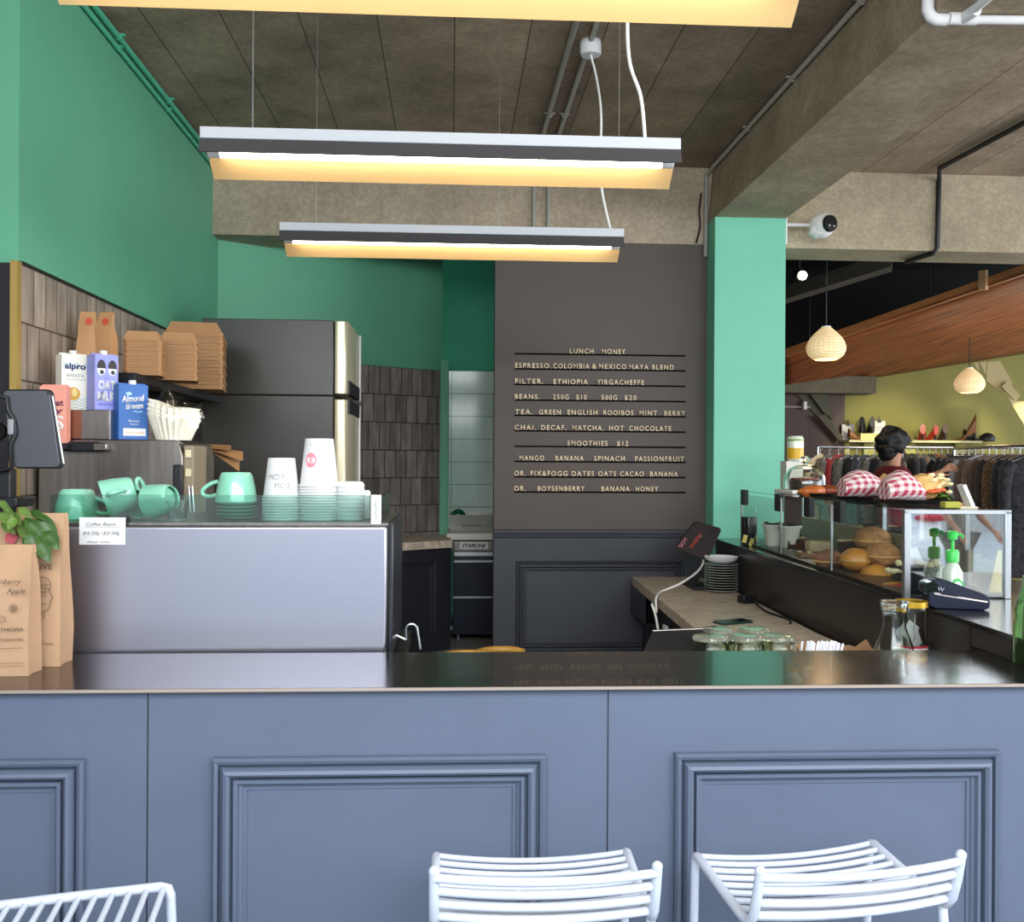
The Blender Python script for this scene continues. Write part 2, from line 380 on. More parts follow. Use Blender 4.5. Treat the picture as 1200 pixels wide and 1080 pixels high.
# menu wall
WY = 6.1
wx0, wx1 = at(580, 400, Y=WY).x, 1.69
struct(B().box(wx0, wx1, WY, WY+.14, 0, 3.085).build('wall_menu', m_char))
b = B(); b.box(wx0, 1.675, WY-.012, WY, 0, 1.165); struct(b.build('wall_menu_dado', m_slate2))
b = B(); b.prism([(wx0, WY-.012, 1.15), (wx0, WY-.03, 1.155), (wx0, WY-.034, 1.175), (wx0, WY-.02, 1.185), (wx0, WY-.02, 1.2), (wx0, WY, 1.205), (wx0, WY, 1.15)], (1.675-wx0, 0, 0))
struct(b.build('trim_menu', m_slate2))
def moulding(b, x0, x1, z0, z1, y, prof, s=1.0):
    """a mitred picture-frame moulding on the plane y facing -Y; prof = [(inset, height)]"""
    for (a0, h0), (a1, h1) in zip(prof, prof[1:]):
        def ring(a, h): return [(x0+a*s, y-h*s*1.5, z0+a*s), (x1-a*s, y-h*s*1.5, z0+a*s), (x1-a*s, y-h*s*1.5, z1-a*s), (x0+a*s, y-h*s*1.5, z1-a*s)]
        r0, r1 = ring(a0, h0), ring(a1, h1)
        for i in range(4):
            j = (i+1) % 4; b.face((r0[i], r0[j], r1[j], r1[i]))
PROF = [(0, 0), (0, .012), (.006, .017), (.014, .014), (.0155, .004), (.021, .004), (.0225, .013), (.028, .020), (.036, .022), (.043, .018), (.0455, .005), (.050, .005), (.052, .015), (.060, .015), (.064, .008), (.070, .006), (.072, .003), (.080, .003), (.081, 0)]
b = B(); q0, q1 = at(605, 657, Y=WY-.012), at(800, 657, Y=WY-.012)
moulding(b, q0.x, q1.x, .42, q0.z, WY-.012, PROF, .9); struct(b.build('trim_menu_panel', m_slate2))
# beams, column
struct(B().box(XL, 2.0, WY-.0, WY+.35, 3.085, ZC).build('beam_cross', m_concb))
struct(B().box(2.0, 9, WY-.0, WY+.35, 3.075, ZC).build('beam_shop', m_concl))
b = B(); b.prism([(1.678, -0.8, 3.222), (2.14, -0.8, 3.222), (2.15, -0.8, ZC), (1.71, -0.8, ZC)], (0, 6.9, 0)); struct(b.build('beam_side', m_concr))
struct(B().box(1.678, 2.141, 5.92, 6.45, 0, 3.222).build('column', mat('column_teal_lit', '#76c6a8', .5, var=.03)))  # the wall teal made lighter: stronger light put into the column colour

# ------------------------------------------------------------------ main counter
ct = thing('counter', 'long slate blue panelled counter under a thin blackened steel top', 'counter', (0.1, 2.325, 0), R(-.7))
b = B(); b.box(-2.0, 2.6, .03, .36, 0, 1.083); b.build('body', m_slate, ct)
for x in (-1.983, -.842, .299, 1.44):
    b = B(); b.box(x-.0012, x+.0012, .0285, .031, 0, 1.08); b.build('seam', m_black, ct)
for x0, x1 in ((-1.82, -.99), (-.681, .14), (.468, 1.31), (1.60, 2.44)):
    b = B(); moulding(b, x0, x1, .14, .915, .03, PROF, 1.02); b.build('panel_moulding', m_slate, ct)
b = B(); b.box(-2.0, 2.6, 0, .425, 1.083, 1.09); b.build('countertop', m_top, ct, bevel=.001)
b = B(); b.box(-2.0, 2.6, -.0025, 0, 1.082, 1.0895); b.build('front_edge', m_rim, ct)['label'] = 'pale worn front edge of the steel top'
lx0, lx1, LZ = .35, 1.55, .97
b = B(); b.box(lx0-.1, lx1-.14, .43, .80, LZ-.03, LZ); b.build('back_ledge', m_black, ct)
b = B(); b.box(lx0-.1, lx0-.07, .37, .79, 0, LZ-.03); b.box(lx1-.2, lx1-.17, .37, .79, 0, LZ-.03); b.build('ledge_bracket', m_black, ct)
# bench under the espresso machine, behind the counter
bn = thing('machine_bench', 'low dark bench hidden behind the counter, under the espresso machine', 'bench', (-.85, 3.2, 0))
b = B((-.85, 3.2, 0)); b.box(XL+.02, -.14, 2.78, 3.38, 1.005, 1.043); b.build('benchtop', m_black, bn)
b = B((-.85, 3.2, 0)); b.box(XL+.03, -.16, 2.82, 3.36, 0, 1.005); b.build('body', m_slate2, bn)
sb = thing('side_bench', 'dark bench along the tiled left wall under the steel brewer', 'bench', (-1.1, 3.9, 0))
b = B((-1.1, 3.9, 0)); b.box(XL+.02, -.75, 3.40, 4.85, 1.0, 1.04); b.build('benchtop', m_black, sb)
b = B((-1.1, 3.9, 0)); b.box(XL+.03, -.78, 3.42, 4.83, 0, 1.0); b.build('body', m_slate2, sb)

# ------------------------------------------------------------------ right service counter and worktop
rc = thing('service_counter', 'dark bronze service counter running back to the green column', 'counter', (1.9, 4.0, 0))
off = (1.9, 4.0, 0)
b = B(off); b.prism([(1.60, 2.80, 0), (2.34, 2.80, 0), (2.34, 5.88, 0), (1.685, 5.88, 0)], (0, 0, 1.15)); b.build('body', m_side, rc)
b = B(off); b.prism([(1.594, 2.43, 1.091), (2.34, 2.43, 1.091), (2.34, 2.79, 1.091), (1.60, 2.79, 1.091)], (0, 0, .059)); b.build('upstand', m_side, rc)
b = B(off); b.prism([(1.586, 2.42, 1.15), (2.36, 2.42, 1.15), (2.36, 5.9, 1.15), (1.680, 5.9, 1.15)], (0, 0, .015)); b.build('countertop', m_top, rc, bevel=.002)
wt = thing('worktop', 'speckled beige laminate worktop beside the dark service counter', 'worktop', (1.35, 4.4, 0))
off = (1.35, 4.4, 0)
b = B(off); b.prism([(1.062, 3.14, .845), (1.585, 3.14, .845), (1.668, 5.78, .845), (1.63, 5.80, .845), (1.63, 6.06, .845), (1.182, 6.06, .845)], (0, 0, .055)); b.build('benchtop', m_gran, wt, bevel=.002)
b = B(off); b.prism([(1.14, 3.2, 0), (1.56, 3.2, 0), (1.63, 5.7, 0), (1.60, 6.05, 0), (1.25, 6.05, 0)], (0, 0, .845)); b.build('body', mat('dark_navy_cupboard', '#23252f', .5), wt)
b = B(off); b.box(1.165, 1.24, 5.55, 6.02, .68, .845); b.build('drawer', m_blackgloss, wt)
# ------------------------------------------------------------------ menu letters on rails
mb = thing('menu_board', 'cream letters slotted in ten rails on the charcoal wall', 'menu', (1.0, WY, 1.3))
off = (1.0, WY, 1.3)
def zp(x, y): return 590+x/5.217, 395+y/5.217
ROWS = [(98, [('LUNCH', 405, 550), ('MONEY', 600, 745)]),
 (190, [('ESPRESSO.', 70, 292), ('COLOMBIA', 303, 525), ('&', 540, 568), ('MEXICO', 583, 750), ('MAYA', 768, 885), ('BLEND', 907, 1040)]),
 (285, [('FILTER.', 70, 243), ('ETHIOPIA', 305, 515), ('YIRGACHEFFE', 570, 858)]),
 (379, [('BEANS.', 68, 220), ('250G', 302, 398), ('$10', 443, 508), ('500G', 598, 693), ('$20', 738, 812)]),
 (472, [('TEA.', 70, 178), ('GREEN', 217, 350), ('ENGLISH', 390, 573), ('ROOIBOS', 610, 793), ('MINT', 830, 938), ('BERRY', 982, 1110)]),
 (566, [('CHAI.', 68, 198), ('DECAF.', 230, 383), ('MATCHA.', 420, 612), ('HOT', 645, 735), ('CHOCOLATE', 768, 1025)]),
 (660, [('SMOOTHIES', 390, 635), ('$12', 693, 762)]),
 (752, [('MANGO', 97, 248), ('BANANA', 317, 490), ('SPINACH', 553, 740), ('PASSIONFRUIT', 803, 1103)]),
 (845, [('OR.', 65, 135), ('FIX&FOGG', 165, 390), ('DATES', 417, 553), ('OATS', 578, 687), ('CACAO', 712, 857), ('BANANA', 895, 1065)]),
 (937, [('OR.', 65, 135), ('BOYSENBERRY', 208, 495), ('BANANA', 598, 770), ('HONEY', 807, 945)])]
for base, words in ROWS:
    pl = at(*zp(68, base+1), Y=WY); pr_ = at(*zp(1112, base+8), Y=WY); z0 = (pl.z+pr_.z)/2
    b = B(off); b.box(pl.x, pr_.x, WY-.010, WY+.001, z0-.010, z0-.001); rail = b.build('letter_rail', m_railblack, mb)
    for wd, a0, a1 in words:
        b = B(off)
        xa, xb = at(*zp(a0, base), Y=WY).x, at(*zp(a1, base), Y=WY).x
        b.text(wd, (xa, WY-.004, z0+.001), xb-xa, .0335, ext=.003, font_w=.016, space=1.28)
        b.build('menu_lettering', m_cream, rail, smooth=False)

# ------------------------------------------------------------------ hanging linear lights
def linear_light(y0, label, cx, wires):
    L = 1.5; r = thing('linear_light', label, 'light', (cx, y0, 2.64), R(-.6), 'long strip lights hung from the concrete ceiling')
    h = L/2
    b = B(); b.box(-h, h, 0, .10, 0, .036); b.build('channel', mat('channel_grey_white', '#c4c6c9', .45), r, bevel=.002)
    b = B(); b.prism([(-h, .004, 0), (-h, -.016, -.046), (-h, -.012, -.048), (-h, .012, 0)], (L, 0, 0)); b.build('front_wing', m_shadewing, r)
    b = B(); b.prism([(-h, .075, 0), (-h, .083, 0), (-h, .178, -.074), (-h, .172, -.077)], (L, 0, 0)); b.build('rear_wing', m_gold, r)
    b = B(); b.tube([(-h+.05, .055, -.030), (h-.05, .055, -.030)], .0135, 14); t_ = b.build('tube', m_tube, r)
    for sgn in (-1, 1):
        b = B(); b.tube([(sgn*(h-.05), .055, -.030), (sgn*(h-.012), .055, -.030)], .0145, 14); b.build('tube_cap', m_whitep, t_)
    for x in wires:
        b = B(); b.tube([(x, .05, .036), (x, .05, ZC-2.64)], .0012, 5); b.build('hanging_wire', m_alu, r)
    return r
linear_light(1.765, 'strip light nearest the viewer, only its ochre underside in view', -.045, (-.45, .5))
linear_light(2.94, 'middle strip light with white channel, lit tube and ochre rear wing', -.03, (-.6, .56))
linear_light(4.10, 'farthest strip light, the smallest, hanging before the cross beam', .003, (-.6, .2))

# ------------------------------------------------------------------ conduits, cables and pipes on the concrete
def run(name, pts, r, mt, label, cat, clips=(), group=None):
    o = thing(name, label, cat, pts[0], 0, group)
    b = B(pts[0]); b.tube(pts, r, 12); b.build('pipe', mt, o)
    for c_, axis in clips:
        b = B(pts[0]); c_ = Vector(c_)
        if axis == 'up': b.cbox(c_+Vector((0, 0, r*.6)), (r*4.4, .018, r*.7)); b.tube([c_+Vector((0, -.008, 0)), c_+Vector((0, .008, 0))], r*1.25, 12)
        else: b.tube([c_+Vector((0, 0, -.01)), c_+Vector((0, 0, .01))], r*1.25, 12); b.cbox(c_+Vector((0, r*.6, 0)), (r*4, r*.7, .02))
        b.build('saddle_clip', mt, o)
    return o
zc = ZC-.014
for i, (x0, x1) in enumerate(((.545, .535), (.635, .62))):
    pts = [(x0, 0.6, zc), (x0, 4.05 if i == 0 else 5.9, zc)]
    pts = [(x0+.02, .6, zc), (x0+.02, 3.9, zc), (x0-.01, 4.1, zc), (x1-.01, 6.02, zc), (x1-.01, WY-.016, zc-.06), (x1-.01, WY-.016, 3.1)] if i == 0 else [(x0, .6, zc), (x1, 6.02, zc), (x1, WY-.016, zc-.06), (x1, WY-.016, 3.1)]
    run('ceiling_conduit', pts, .013, m_pipe, ['grey conduit on the ceiling with a small kink halfway', 'straight grey conduit on the ceiling carrying the white junction box'][i], 'conduit', [((x0, 2.9, zc), 'up'), ((x1, 5.2, zc), 'up')], 'twin conduits under the ceiling')
b = B((.63, 4.3, ZC-.05)); b.lathe([(.0, -.032), (.044, -.03), (.05, -.02), (.05, .03), (.046, .036), (0, .037)], (.63, 4.3, ZC-.037), 20, M=Matrix.Rotation(0, 4, 'X'))
tag(b.build('junction_box', m_whitep), 'white round junction box under the ceiling above the middle strip light', 'junction box')
def cable(name, pts, r, mt, label, cat='cable', n=8):
    P = [Vector(p) for p in pts]; out = []
    for i in range(len(P)-1):
        p0, p1, p2, p3 = P[max(i-1, 0)], P[i], P[i+1], P[min(i+2, len(P)-1)]
        for k in range(6):
            t = k/6; out.append(.5*((2*p1)+(p2-p0)*t+(2*p0-5*p1+4*p2-p3)*t*t+(3*p1-p0-3*p2+p3)*t**3))
    out.append(P[-1]); b = B(P[0]); b.tube(out, r, n); return tag(b.build(name, mt), label, cat)
cable('light_cable', [(.63, 4.29, ZC-.07), (.655, 4.27, 3.4), (.66, 4.17, 3.2), (.655, 4.14, 2.9), (.70, 4.14, 2.682)], .0055, m_cable, 'white cable dropping from the junction box to the farthest strip light')
cable('light_cable', [(.56, 2.98, ZC-.005), (.555, 2.98, 3.2), (.56, 2.98, 2.95), (.60, 2.98, 2.82), (.615, 2.98, 2.676)], .006, m_cable, 'white cable dropping from the ceiling to the right end of the middle strip light')
for k, (dz, dx) in enumerate(((.035, .016), (.085, .014))):
    z = ZC-dz; run('wall_conduit', [(XL+dx, 3.45, z), (XL+dx, 6.09, z)], .014 if k == 0 else .010, m_tealpipe, ['upper teal painted conduit along the left wall, tight under the ceiling', 'lower thinner teal painted conduit along the left wall'][k], 'conduit', [((XL+dx, y, z), 'up') for y in (4.35, 5.1)], 'teal conduits along the left wall')
run('beam_conduit', [(1.69, .8, ZC-.02), (1.685, 6.0, ZC-.02), (1.662, 6.075, ZC-.06), (1.660, 6.078, 3.0)], .014, m_pipe, 'grey conduit along the side beam, bending down beside the menu wall', 'conduit', [((1.69, y, ZC-.02), 'up') for y in (3.0, 3.8, 4.6, 5.3)])
cable('black_cable', [(1.632, 6.085, 3.42), (1.618, 6.085, 3.3), (1.625, 6.085, 3.2), (1.60, 6.085, 3.09)], .006, m_black, 'thin black cable hanging down the cross beam by the grey conduit')
run('black_conduit', [at(1230, 128, Z=3.57), at(1101, 197, Z=3.57), Vector((at(1101, 200, Y=6.08).x, 6.085, 3.54)), Vector((at(1099, 290, Y=6.08).x, 6.085, 3.09)), Vector((at(1099, 290, Y=6.08).x-.02, 6.10, 3.06)), at(1062, 307, Z=3.058)], .016, m_black, 'black conduit crossing the right ceiling bay and bending down the pale beam', 'conduit')
pz = 3.202
q0, q1, q2 = at(1074, 22, Z=pz), at(1128, 22, Z=pz), at(1230, 24, Z=pz)
pp = thing('white_pipe', 'white plastic pipe with elbow and tee under the near side beam', 'pipe', q0)
b = B(q0); b.tube([(1.652, q0.y, ZC-.005), (1.652, q0.y, pz+.03), (1.662, q0.y, pz+.01), (1.68, q0.y, pz), (q2.x, q2.y, pz)], .0155, 14); b.build('pipe', m_whitep, pp)
b = B(q0); b.tube([(1.652, q0.y, pz+.075), (1.652, q0.y, pz+.03), (1.662, q0.y, pz+.01), (1.68, q0.y, pz), (1.72, q0.y, pz)], .021, 14); b.build('elbow', m_whitep, pp)
b = B(q0); b.tube([(q1.x-.05, q1.y, pz), (q1.x+.05, q1.y, pz)], .021, 14); b.tube([(q1.x, q1.y, pz), (q1.x+.01, q1.y-.07, pz)], .021, 14); b.build('tee', m_whitep, pp)
b = B(q0); b.tube([(q1.x, q1.y, pz), (q1.x+.03, q1.y-1.2, pz)], .0155, 14); b.build('branch', m_whitep, pp)

# security camera on the column
c0 = at(963, 264, Y=5.95)
sc_ = thing('security_camera', 'white dome security camera on an arm beside the green column', 'camera', c0)
b = B(c0); b.box(2.141, 2.156, 5.93, 6.03, c0.z-.13, c0.z+.09); b.build('wall_plate', m_whitep, sc_, bevel=.004)
b = B(c0); b.tube([(2.145, 5.97, c0.z+.005), (c0.x-.02, 5.95, c0.z)], .011, 10); b.build('arm', m_whitep, sc_)
b = B(c0); b.ball(c0, .083, 28, 16); b.tube([c0+Vector((-.05, .01, -.01)), c0+Vector((.0, -.0, -.05))], .06, 20); b.build('dome', mat('camera_white', '#e4e4e2', .35), sc_)
fd = Vector((.38, -1, -.05)).normalized(); M = fd.to_track_quat('Z', 'Y').to_matrix().to_4x4()
b = B(c0); b.lathe([(.0, .0), (.052, 0), (.056, .012), (.05, .028), (0, .030)], c0+fd*.058, 24, M=M); b.build('lens_face', m_blackgloss, sc_)
b = B(c0)
for s_ in (-.018, .018): b.ball(c0+fd*.09+Vector((s_, s_*.4, -.018)), .006, 8, 6)
b.build('lamp', m_whitep, sc_)

# ------------------------------------------------------------------ espresso machine on its bench
EX0, EX1, EY0, EY1, EZ0, EZ1 = -1.16, -.185, 2.80, 3.36, 1.045, 1.462
off = (-.67, 3.08, EZ0)
em = thing('espresso_machine', 'wide espresso machine showing its brushed dark steel back to the room', 'coffee machine', off)
b = B(off); b.box(EX0, EX1, EY0, EY1, EZ0+.02, EZ1-.004); b.build('body', m_black, em, bevel=.006)
b = B(off); b.box(EX0+.005, EX1-.004, EY0-.014, EY0, EZ0+.024, EZ1-.008); b.build('back_panel', m_steel, em, bevel=.012, seg=4)
b = B(off); b.box(EX1-.002, EX1+.014, EY0+.02, EY1-.02, EZ0+.02, EZ1+.0); b.build('side_panel', mat('satin_black_side', '#26262b', .3), em, bevel=.004)
b = B(off); b.box(EX0-.014, EX0, EY0+.02, EY1-.02, EZ0+.02, EZ1+.0); b.build('side_panel', mat('satin_black_side_l', '#26262b', .3), em, bevel=.004)
b = B(off); b.box(EX0, EX1, EY0, EY1, EZ1-.006, EZ1+.002); b.build('top_tray', m_dsteel, em)
for x in (EX0+.06, EX1-.06):
    for y in (EY0+.07, EY1-.07):
        b = B(off); b.lathe([(.024, 0), (.026, .01), (.02, .024)], (x, y, EZ0), 16); b.build('foot', m_black, em)
GZ = EZ1+.083
b = B(off); b.box(EX0, EX1-.05, EY0+.004, EY0+.010, EZ1, GZ); g_ = b.build('cup_rail_glass', m_dglass, em); g_['label'] = 'tinted glass cup rail along the top edge'
b = B(off); b.box(EX1-.052, EX1-.022, EY0-.001, EY0+.016, EZ1-.002, GZ+.002); b.build('rail_bracket', m_whitep, em, bevel=.002)
b = B(off); b.tube([(EX1-.037+.004*math.sin(i*1.9)+.002*math.sin(i*.7), EY0-.002, EZ1+.012+.0028*i) for i in range(20)], .0007, 5); b.build('bracket_scribble', m_ink, em)
b = B(off); b.box(EX1-.030, EX1-.022, EY0+.016, EY0+.42, EZ1, GZ-.004); b.build('rail_end', m_blackgloss, em)
# steam wand curl at the right end of the machine
b = B(off); b.tube([(EX1+.045, 3.0, 1.08)]+arc((EX1+.062, 3.0, 1.112), .018, 180, 20, 8)+[(EX1+.09, 3.0, 1.05)], .004, 8); b.tube([(EX1+.0, 3.0, 1.10), (EX1+.045, 3.0, 1.08)], .004, 8); b.build('steam_wand', m_alu, em)
# note taped to the machine
n0, n1 = at(93, 606, Y=EY0-.016), at(147, 638, Y=EY0-.016)
off = (n0.x, EY0-.016, n1.z)
nt_ = thing('paper_note', 'small handwritten white note taped to the espresso machine back', 'note', off)
b = B(off); b.box(n0.x, n1.x, EY0-.0165, EY0-.0155, n1.z, n0.z); b.build('sheet', m_whitep, nt_)
b = B(off)
W_ = n1.x-n0.x
b.text('Coffee Beans', (n0.x+W_*.15, EY0-.0167, n0.z-.024), W_*.65, .010, ext=.0003, shear=.3)
b.text('$10 250g / $20 500g', (n0.x+W_*.08, EY0-.0167, n0.z-.050), W_*.80, .010, ext=.0003, shear=.3)
b.text('ethiopia / mexico', (n0.x+W_*.17, EY0-.0167, n0.z-.074), W_*.5, .007, ext=.0003, shear=.3)
b.box(n0.x+W_*.14, n0.x+W_*.88, EY0-.0169, EY0-.0166, n0.z-.0285, n0.z-.0278)
b.build('handwriting', m_ink, nt_, smooth=False)

def smooth_path(pts, n=6):
    P = [Vector(p) for p in pts]; out = []
    for i in range(len(P)-1):
        p0, p1, p2, p3 = P[max(i-1, 0)], P[i], P[i+1], P[min(i+2, len(P)-1)]
        for k in range(n):
            t = k/n; out.append(.5*((2*p1)+(p2-p0)*t+(2*p0-5*p1+4*p2-p3)*t*t+(3*p1-p0-3*p2+p3)*t**3))
    return out+[P[-1]]
# ---- cups on the machine
def mug(name, label, loc, rz, r=.042, h=.062, tilt=None):
    o = thing(name, label, 'cup', loc, rz, 'mint cups on the espresso machine')
    b = B(); b.lathe([(r*.62, h), (r*.66, h+.004), (r*.72, h), (r*.78, h*.9), (r*.92, h*.45), (r*1.0, .0), (r*.95, .0), (r*.88, h*.45), (r*.6, h*.86), (0, h*.88)], (0, 0, 0), 32, cap=False); b.build('body', m_mint, o)
    b = B(); pts = [Vector((-r*.86, 0, h*.72)), Vector((-r*1.25, 0, h*.62)), Vector((-r*1.6, 0, h*.40)), Vector((-r*1.55, 0, h*.22)), Vector((-r*1.2, 0, h*.18)), Vector((-r*.92, 0, h*.24))]
    b.tube(smooth_path(pts), .0065, 10); b.build('handle', m_mint, o)
    if tilt: o.rotation_euler = (Matrix.Rotation(tilt[2], 4, 'Z') @ Matrix.Rotation(tilt[1], 4, 'Y') @ Matrix.Rotation(tilt[0], 4, 'Z')).to_euler()
    return o
TZ = EZ1+.003
def topat(px, Y): return at(px, 560, Y=Y).x
sx0 = topat(277, 2.96)
for k in range(5):
    so_ = thing('mint_saucer', 'mint saucer in the short stack under the upright-standing mint cup', 'saucer', (sx0, 2.96, TZ+k*.011), 0, 'mint saucers on the espresso machine')
    b = B(); b.lathe([(0, 0), (.036, 0), (.064, .007), (.066, .0095), (.062, .0095), (.036, .0035), (0, .003)], (0, 0, 0), 36, cap=False); b.build('saucer', m_mint, so_)
mug('mint_cup', 'pale mint cup upside down on saucers beside the white paper cup', (sx0, 2.96, TZ+.0545), .0, .064, .086)
mug('mint_cup', 'leftmost mint cup, dark through the tinted glass, upside down', (topat(90, 2.98), 2.98, TZ), R(180), .066, .085)
mug('mint_cup', 'mint cup tipped on its side just behind the paper note', (topat(122, 2.91), 2.91, TZ+.060), R(20), .060, .088, (R(80), R(72), R(20)))
mug('mint_cup', 'mint cup tipped on its side with its handle pointing up', (topat(158, 2.95), 2.96, TZ+.046), R(90), .046, .07, (R(0), R(80), R(75)))
mug('mint_cup', 'rightmost of the tipped mint cups behind the glass', (topat(180, 2.93), 2.90, TZ+.054), R(0), .053, .075, (R(-75), R(78), R(-20)))
gj = thing('glass_tumbler', 'small clear glass tumbler beside the tipped mint cups', 'glass', (topat(208, 2.87), 2.87, TZ))
b = B(); b.lathe([(.026, 0), (.032, .06), (.029, .06), (.024, .006), (0, .005)], (0, 0, 0), 24); b.build('glass', m_clear, gj)
def papercup(loc, r0, r1, h, rz=0, label='', group=None, name='paper_cup', wraps=0):
    """an upside down paper cup: wide rolled rim at the bottom"""
    o = thing(name, label, 'cup', loc, rz, group)
    b = B(); b.lathe([(r0+.003, 0), (r0+.0045, .003), (r0+.003, .006), (r0, .0065), (r1, h), (r1-.003, h), (r1-.004, h-.006), (0, h-.007)], (0, 0, 0), 40); b.build('cup', m_whitep, o)
    return o
for k in range(9):
    c_ = papercup((topat(330, 2.93), 2.93, TZ+k*.0085), .054, .041, .122, 0, 'white paper cup upside down printed with grey capitals in a slanted frame' if k == 8 else 'white paper cup nested under the cup printed with capitals', 'nested printed paper cups')
def cupprint(o, r0, r1, h, items, mt, name='print'):
    """wrap flat lettering (x along the round, z up) on the cup"""
    b = B()
    for (txt, x, z, w_, hh, sh) in items: b.text(txt, (x, 0, z), w_, hh, ext=0, shear=sh)
    bmesh.ops.subdivide_edges(b.bm, edges=b.bm.edges[:], cuts=0)
    for v in b.bm.verts:
        rr = r0+(r1-r0)*v.co.z/h+.0006; a = -PI/2+v.co.x/rr
        v.co = Vector((rr*math.cos(a), rr*math.sin(a), v.co.z))
    ob = b.build(name, mt, o, smooth=False); return ob
m_greyink = mat('grey_print', '#8a8a8a', .7)
cupprint(c_, .0543, .0413, .122, [('NOIX', -.03, .056, .05, .018, 0), ('MOU', -.012, .030, .045, .018, 0)], m_greyink)
def strip(o, pts, r0, r1, h, wd, mt, name='print_frame'):
    b = B()
    for (x0, z0), (x1, z1) in zip(pts, pts[1:]):
        n = 8
        for k in range(n):
            q = []
            for t in (k/n, (k+1)/n):
                x, z = x0+(x1-x0)*t, z0+(z1-z0)*t
                dx, dz = x1-x0, z1-z0; l = math.hypot(dx, dz); ox, oz = -dz/l*wd, dx/l*wd
                for s_ in (-1, 1):
                    xx, zz = x+ox*s_, z+oz*s_; rr = r0+(r1-r0)*zz/h+.0006; a = -PI/2+xx/rr; q.append((rr*math.cos(a), rr*math.sin(a), zz))
            b.face((q[0], q[1], q[3], q[2]))
    return b.build(name, mt, o, smooth=False)
strip(c_, [(-.055, .064), (.028, .074), (.033, .012)], .0543, .0413, .122, .0006, m_greyink)
for k in range(13):
    c2 = papercup((topat(374, 2.94), 2.94, TZ+k*.0085), .058, .043, .148, 0, 'white paper cup with a pink round stamp, topmost of the tall stack' if k == 12 else 'white paper cup nested under the pink-stamped cup', 'nested paper cups on the espresso machine')
m_pink = mat('pink_print', '#e58a94', .7)
b = B(); cx, cz, rr0 = -.020, .082, .019
for k in range(28):
    q = []
    for a_ in (2*PI*k/28, 2*PI*(k+1)/28):
        x, z = cx+rr0*math.cos(a_), cz+rr0*math.sin(a_)*1.2; rr = .058-.015*z/.148+.0008; th = -PI/2+x/rr; q.append((rr*math.cos(th), rr*math.sin(th), z))
    rr = .058-.015*cz/.148+.0008; th = -PI/2+cx/rr; q.append((rr*math.cos(th), rr*math.sin(th), cz)); b.face(q)
b.build('stamp', m_pink, c2, smooth=False)
cupprint(c2, .0583, .0433, .148, [('lunch', -.031, .084, .022, .009, .3), ('money', -.031, .072, .022, .009, .3)], m_whitep, 'stamp_lettering')
cupprint(c2, .0583, .0433, .148, [('8oz cup', -.027, .131, .013, .003, 0), ('compostable', -.027, .126, .013, .003, 0)], m_greyink)
for k in range(9):
    lo = thing('cup_lid', 'white plastic lid, topmost of the lid stack at the rail end' if k == 8 else 'white plastic lid lower in the lid stack', 'lid', (topat(411, 2.94), 2.94, TZ+k*.0125), 0, 'white cup lids stacked on the espresso machine')
    b = B(); b.lathe([(.041, 0), (.043, .002), (.0425, .010), (.039, .013), (.037, .017), (.034, .018), (.030, .014), (0, .014)], (0, 0, 0), 32); b.build('lid', m_whitep, lo)
pm = thing('card_sample', 'small white lid leaning at the right end of the cup rail', 'lid', (topat(428, 2.98), 2.98, TZ))
b = B(); b.lathe([(.016, 0), (.018, .002), (.017, .085), (.012, .09), (0, .09)], (0, 0, 0), 20); b.build('lid', m_whitep, pm)

# ------------------------------------------------------------------ steel brewer with cartons on top
BY = 3.52
bx0, bx1 = XL+.03, at(214, 540, Y=BY).x
zl, zu = at(150, 515, Y=BY).z, at(110, 480, Y=BY).z
bu0, bu1 = at(70, 500, Y=BY).x, at(128, 500, Y=BY).x
off = (-1.25, 3.75, 1.04)
br = thing('coffee_brewer', 'brushed dark steel brewer with a raised box, carrying milk cartons', 'coffee machine', off)
b = B(off); b.prism([(bx0, 0, 1.10), (bx1, 0, 1.10), (bx1, 0, zl-.06), (bx1-.012, 0, zl-.012), (bx1-.03, 0, zl), (bx0, 0, zl)], (0, .46, 0))
for v in b.bm.verts: v.co.y += BY
b.build('body', m_dsteel, br, bevel=.004)
b = B(off); b.box(XL+.03, bu1, BY+.005, BY+.30, zl, zu); b.build('raised_box', m_dsteel, br, bevel=.003)
b = B(off); b.box(bu1-.001, bu1+.004, BY+.003, BY+.30, zl, zu); b.build('box_end_trim', m_alu, br)
b = B(off); b.box(at(80, 500, Y=BY).x, at(95, 500, Y=BY).x, BY+.001, BY+.006, zl+.004, zu-.004); b.build('copper_strip', mat('copper_tone', '#7d4a35', .4, .4), br)
h0, h1 = at(72, 523, Y=BY-.03), at(126, 523, Y=BY-.03)
b = B(off); b.box(h0.x, h1.x-.03, BY-.035, BY+.001, h0.z-.018, h0.z+.018); b.build('handle', m_black, br, bevel=.006)
b = B(off); b.box(h1.x-.05, h1.x, BY-.038, BY+.001, h0.z-.016, h0.z+.014); b.build('handle_end', m_dsteel, br, bevel=.005)
b = B(off); b.box(bx1-.002, bx1+.035, BY+.02, BY+.20, 1.30, zl-.02); b.build('switch_column', mat('switch_housing', '#8d8069', .5), br, bevel=.003)
for z in (zl-.05, zl-.12):
    b = B(off); b.box(bx1+.006, bx1+.026, BY+.014, BY+.022, z-.014, z+.014); b.build('switch', mat('switch_cream', '#d8cda8', .5), br)
b = B(off); b.box(bx1-.03, bx1+.004, BY-.02, BY, zl-.22, zl-.09); b.build('latch', m_black, br, bevel=.006)
for dx in (.02, .032):
    b = B(off); b.tube([(bx1+dx, BY+.01, zl-.17), (bx1+dx+.01, BY-.002, zl-.26), (bx1+dx+.02, BY+.01, 1.10)], .004, 8); b.build('hose', m_alu, br)
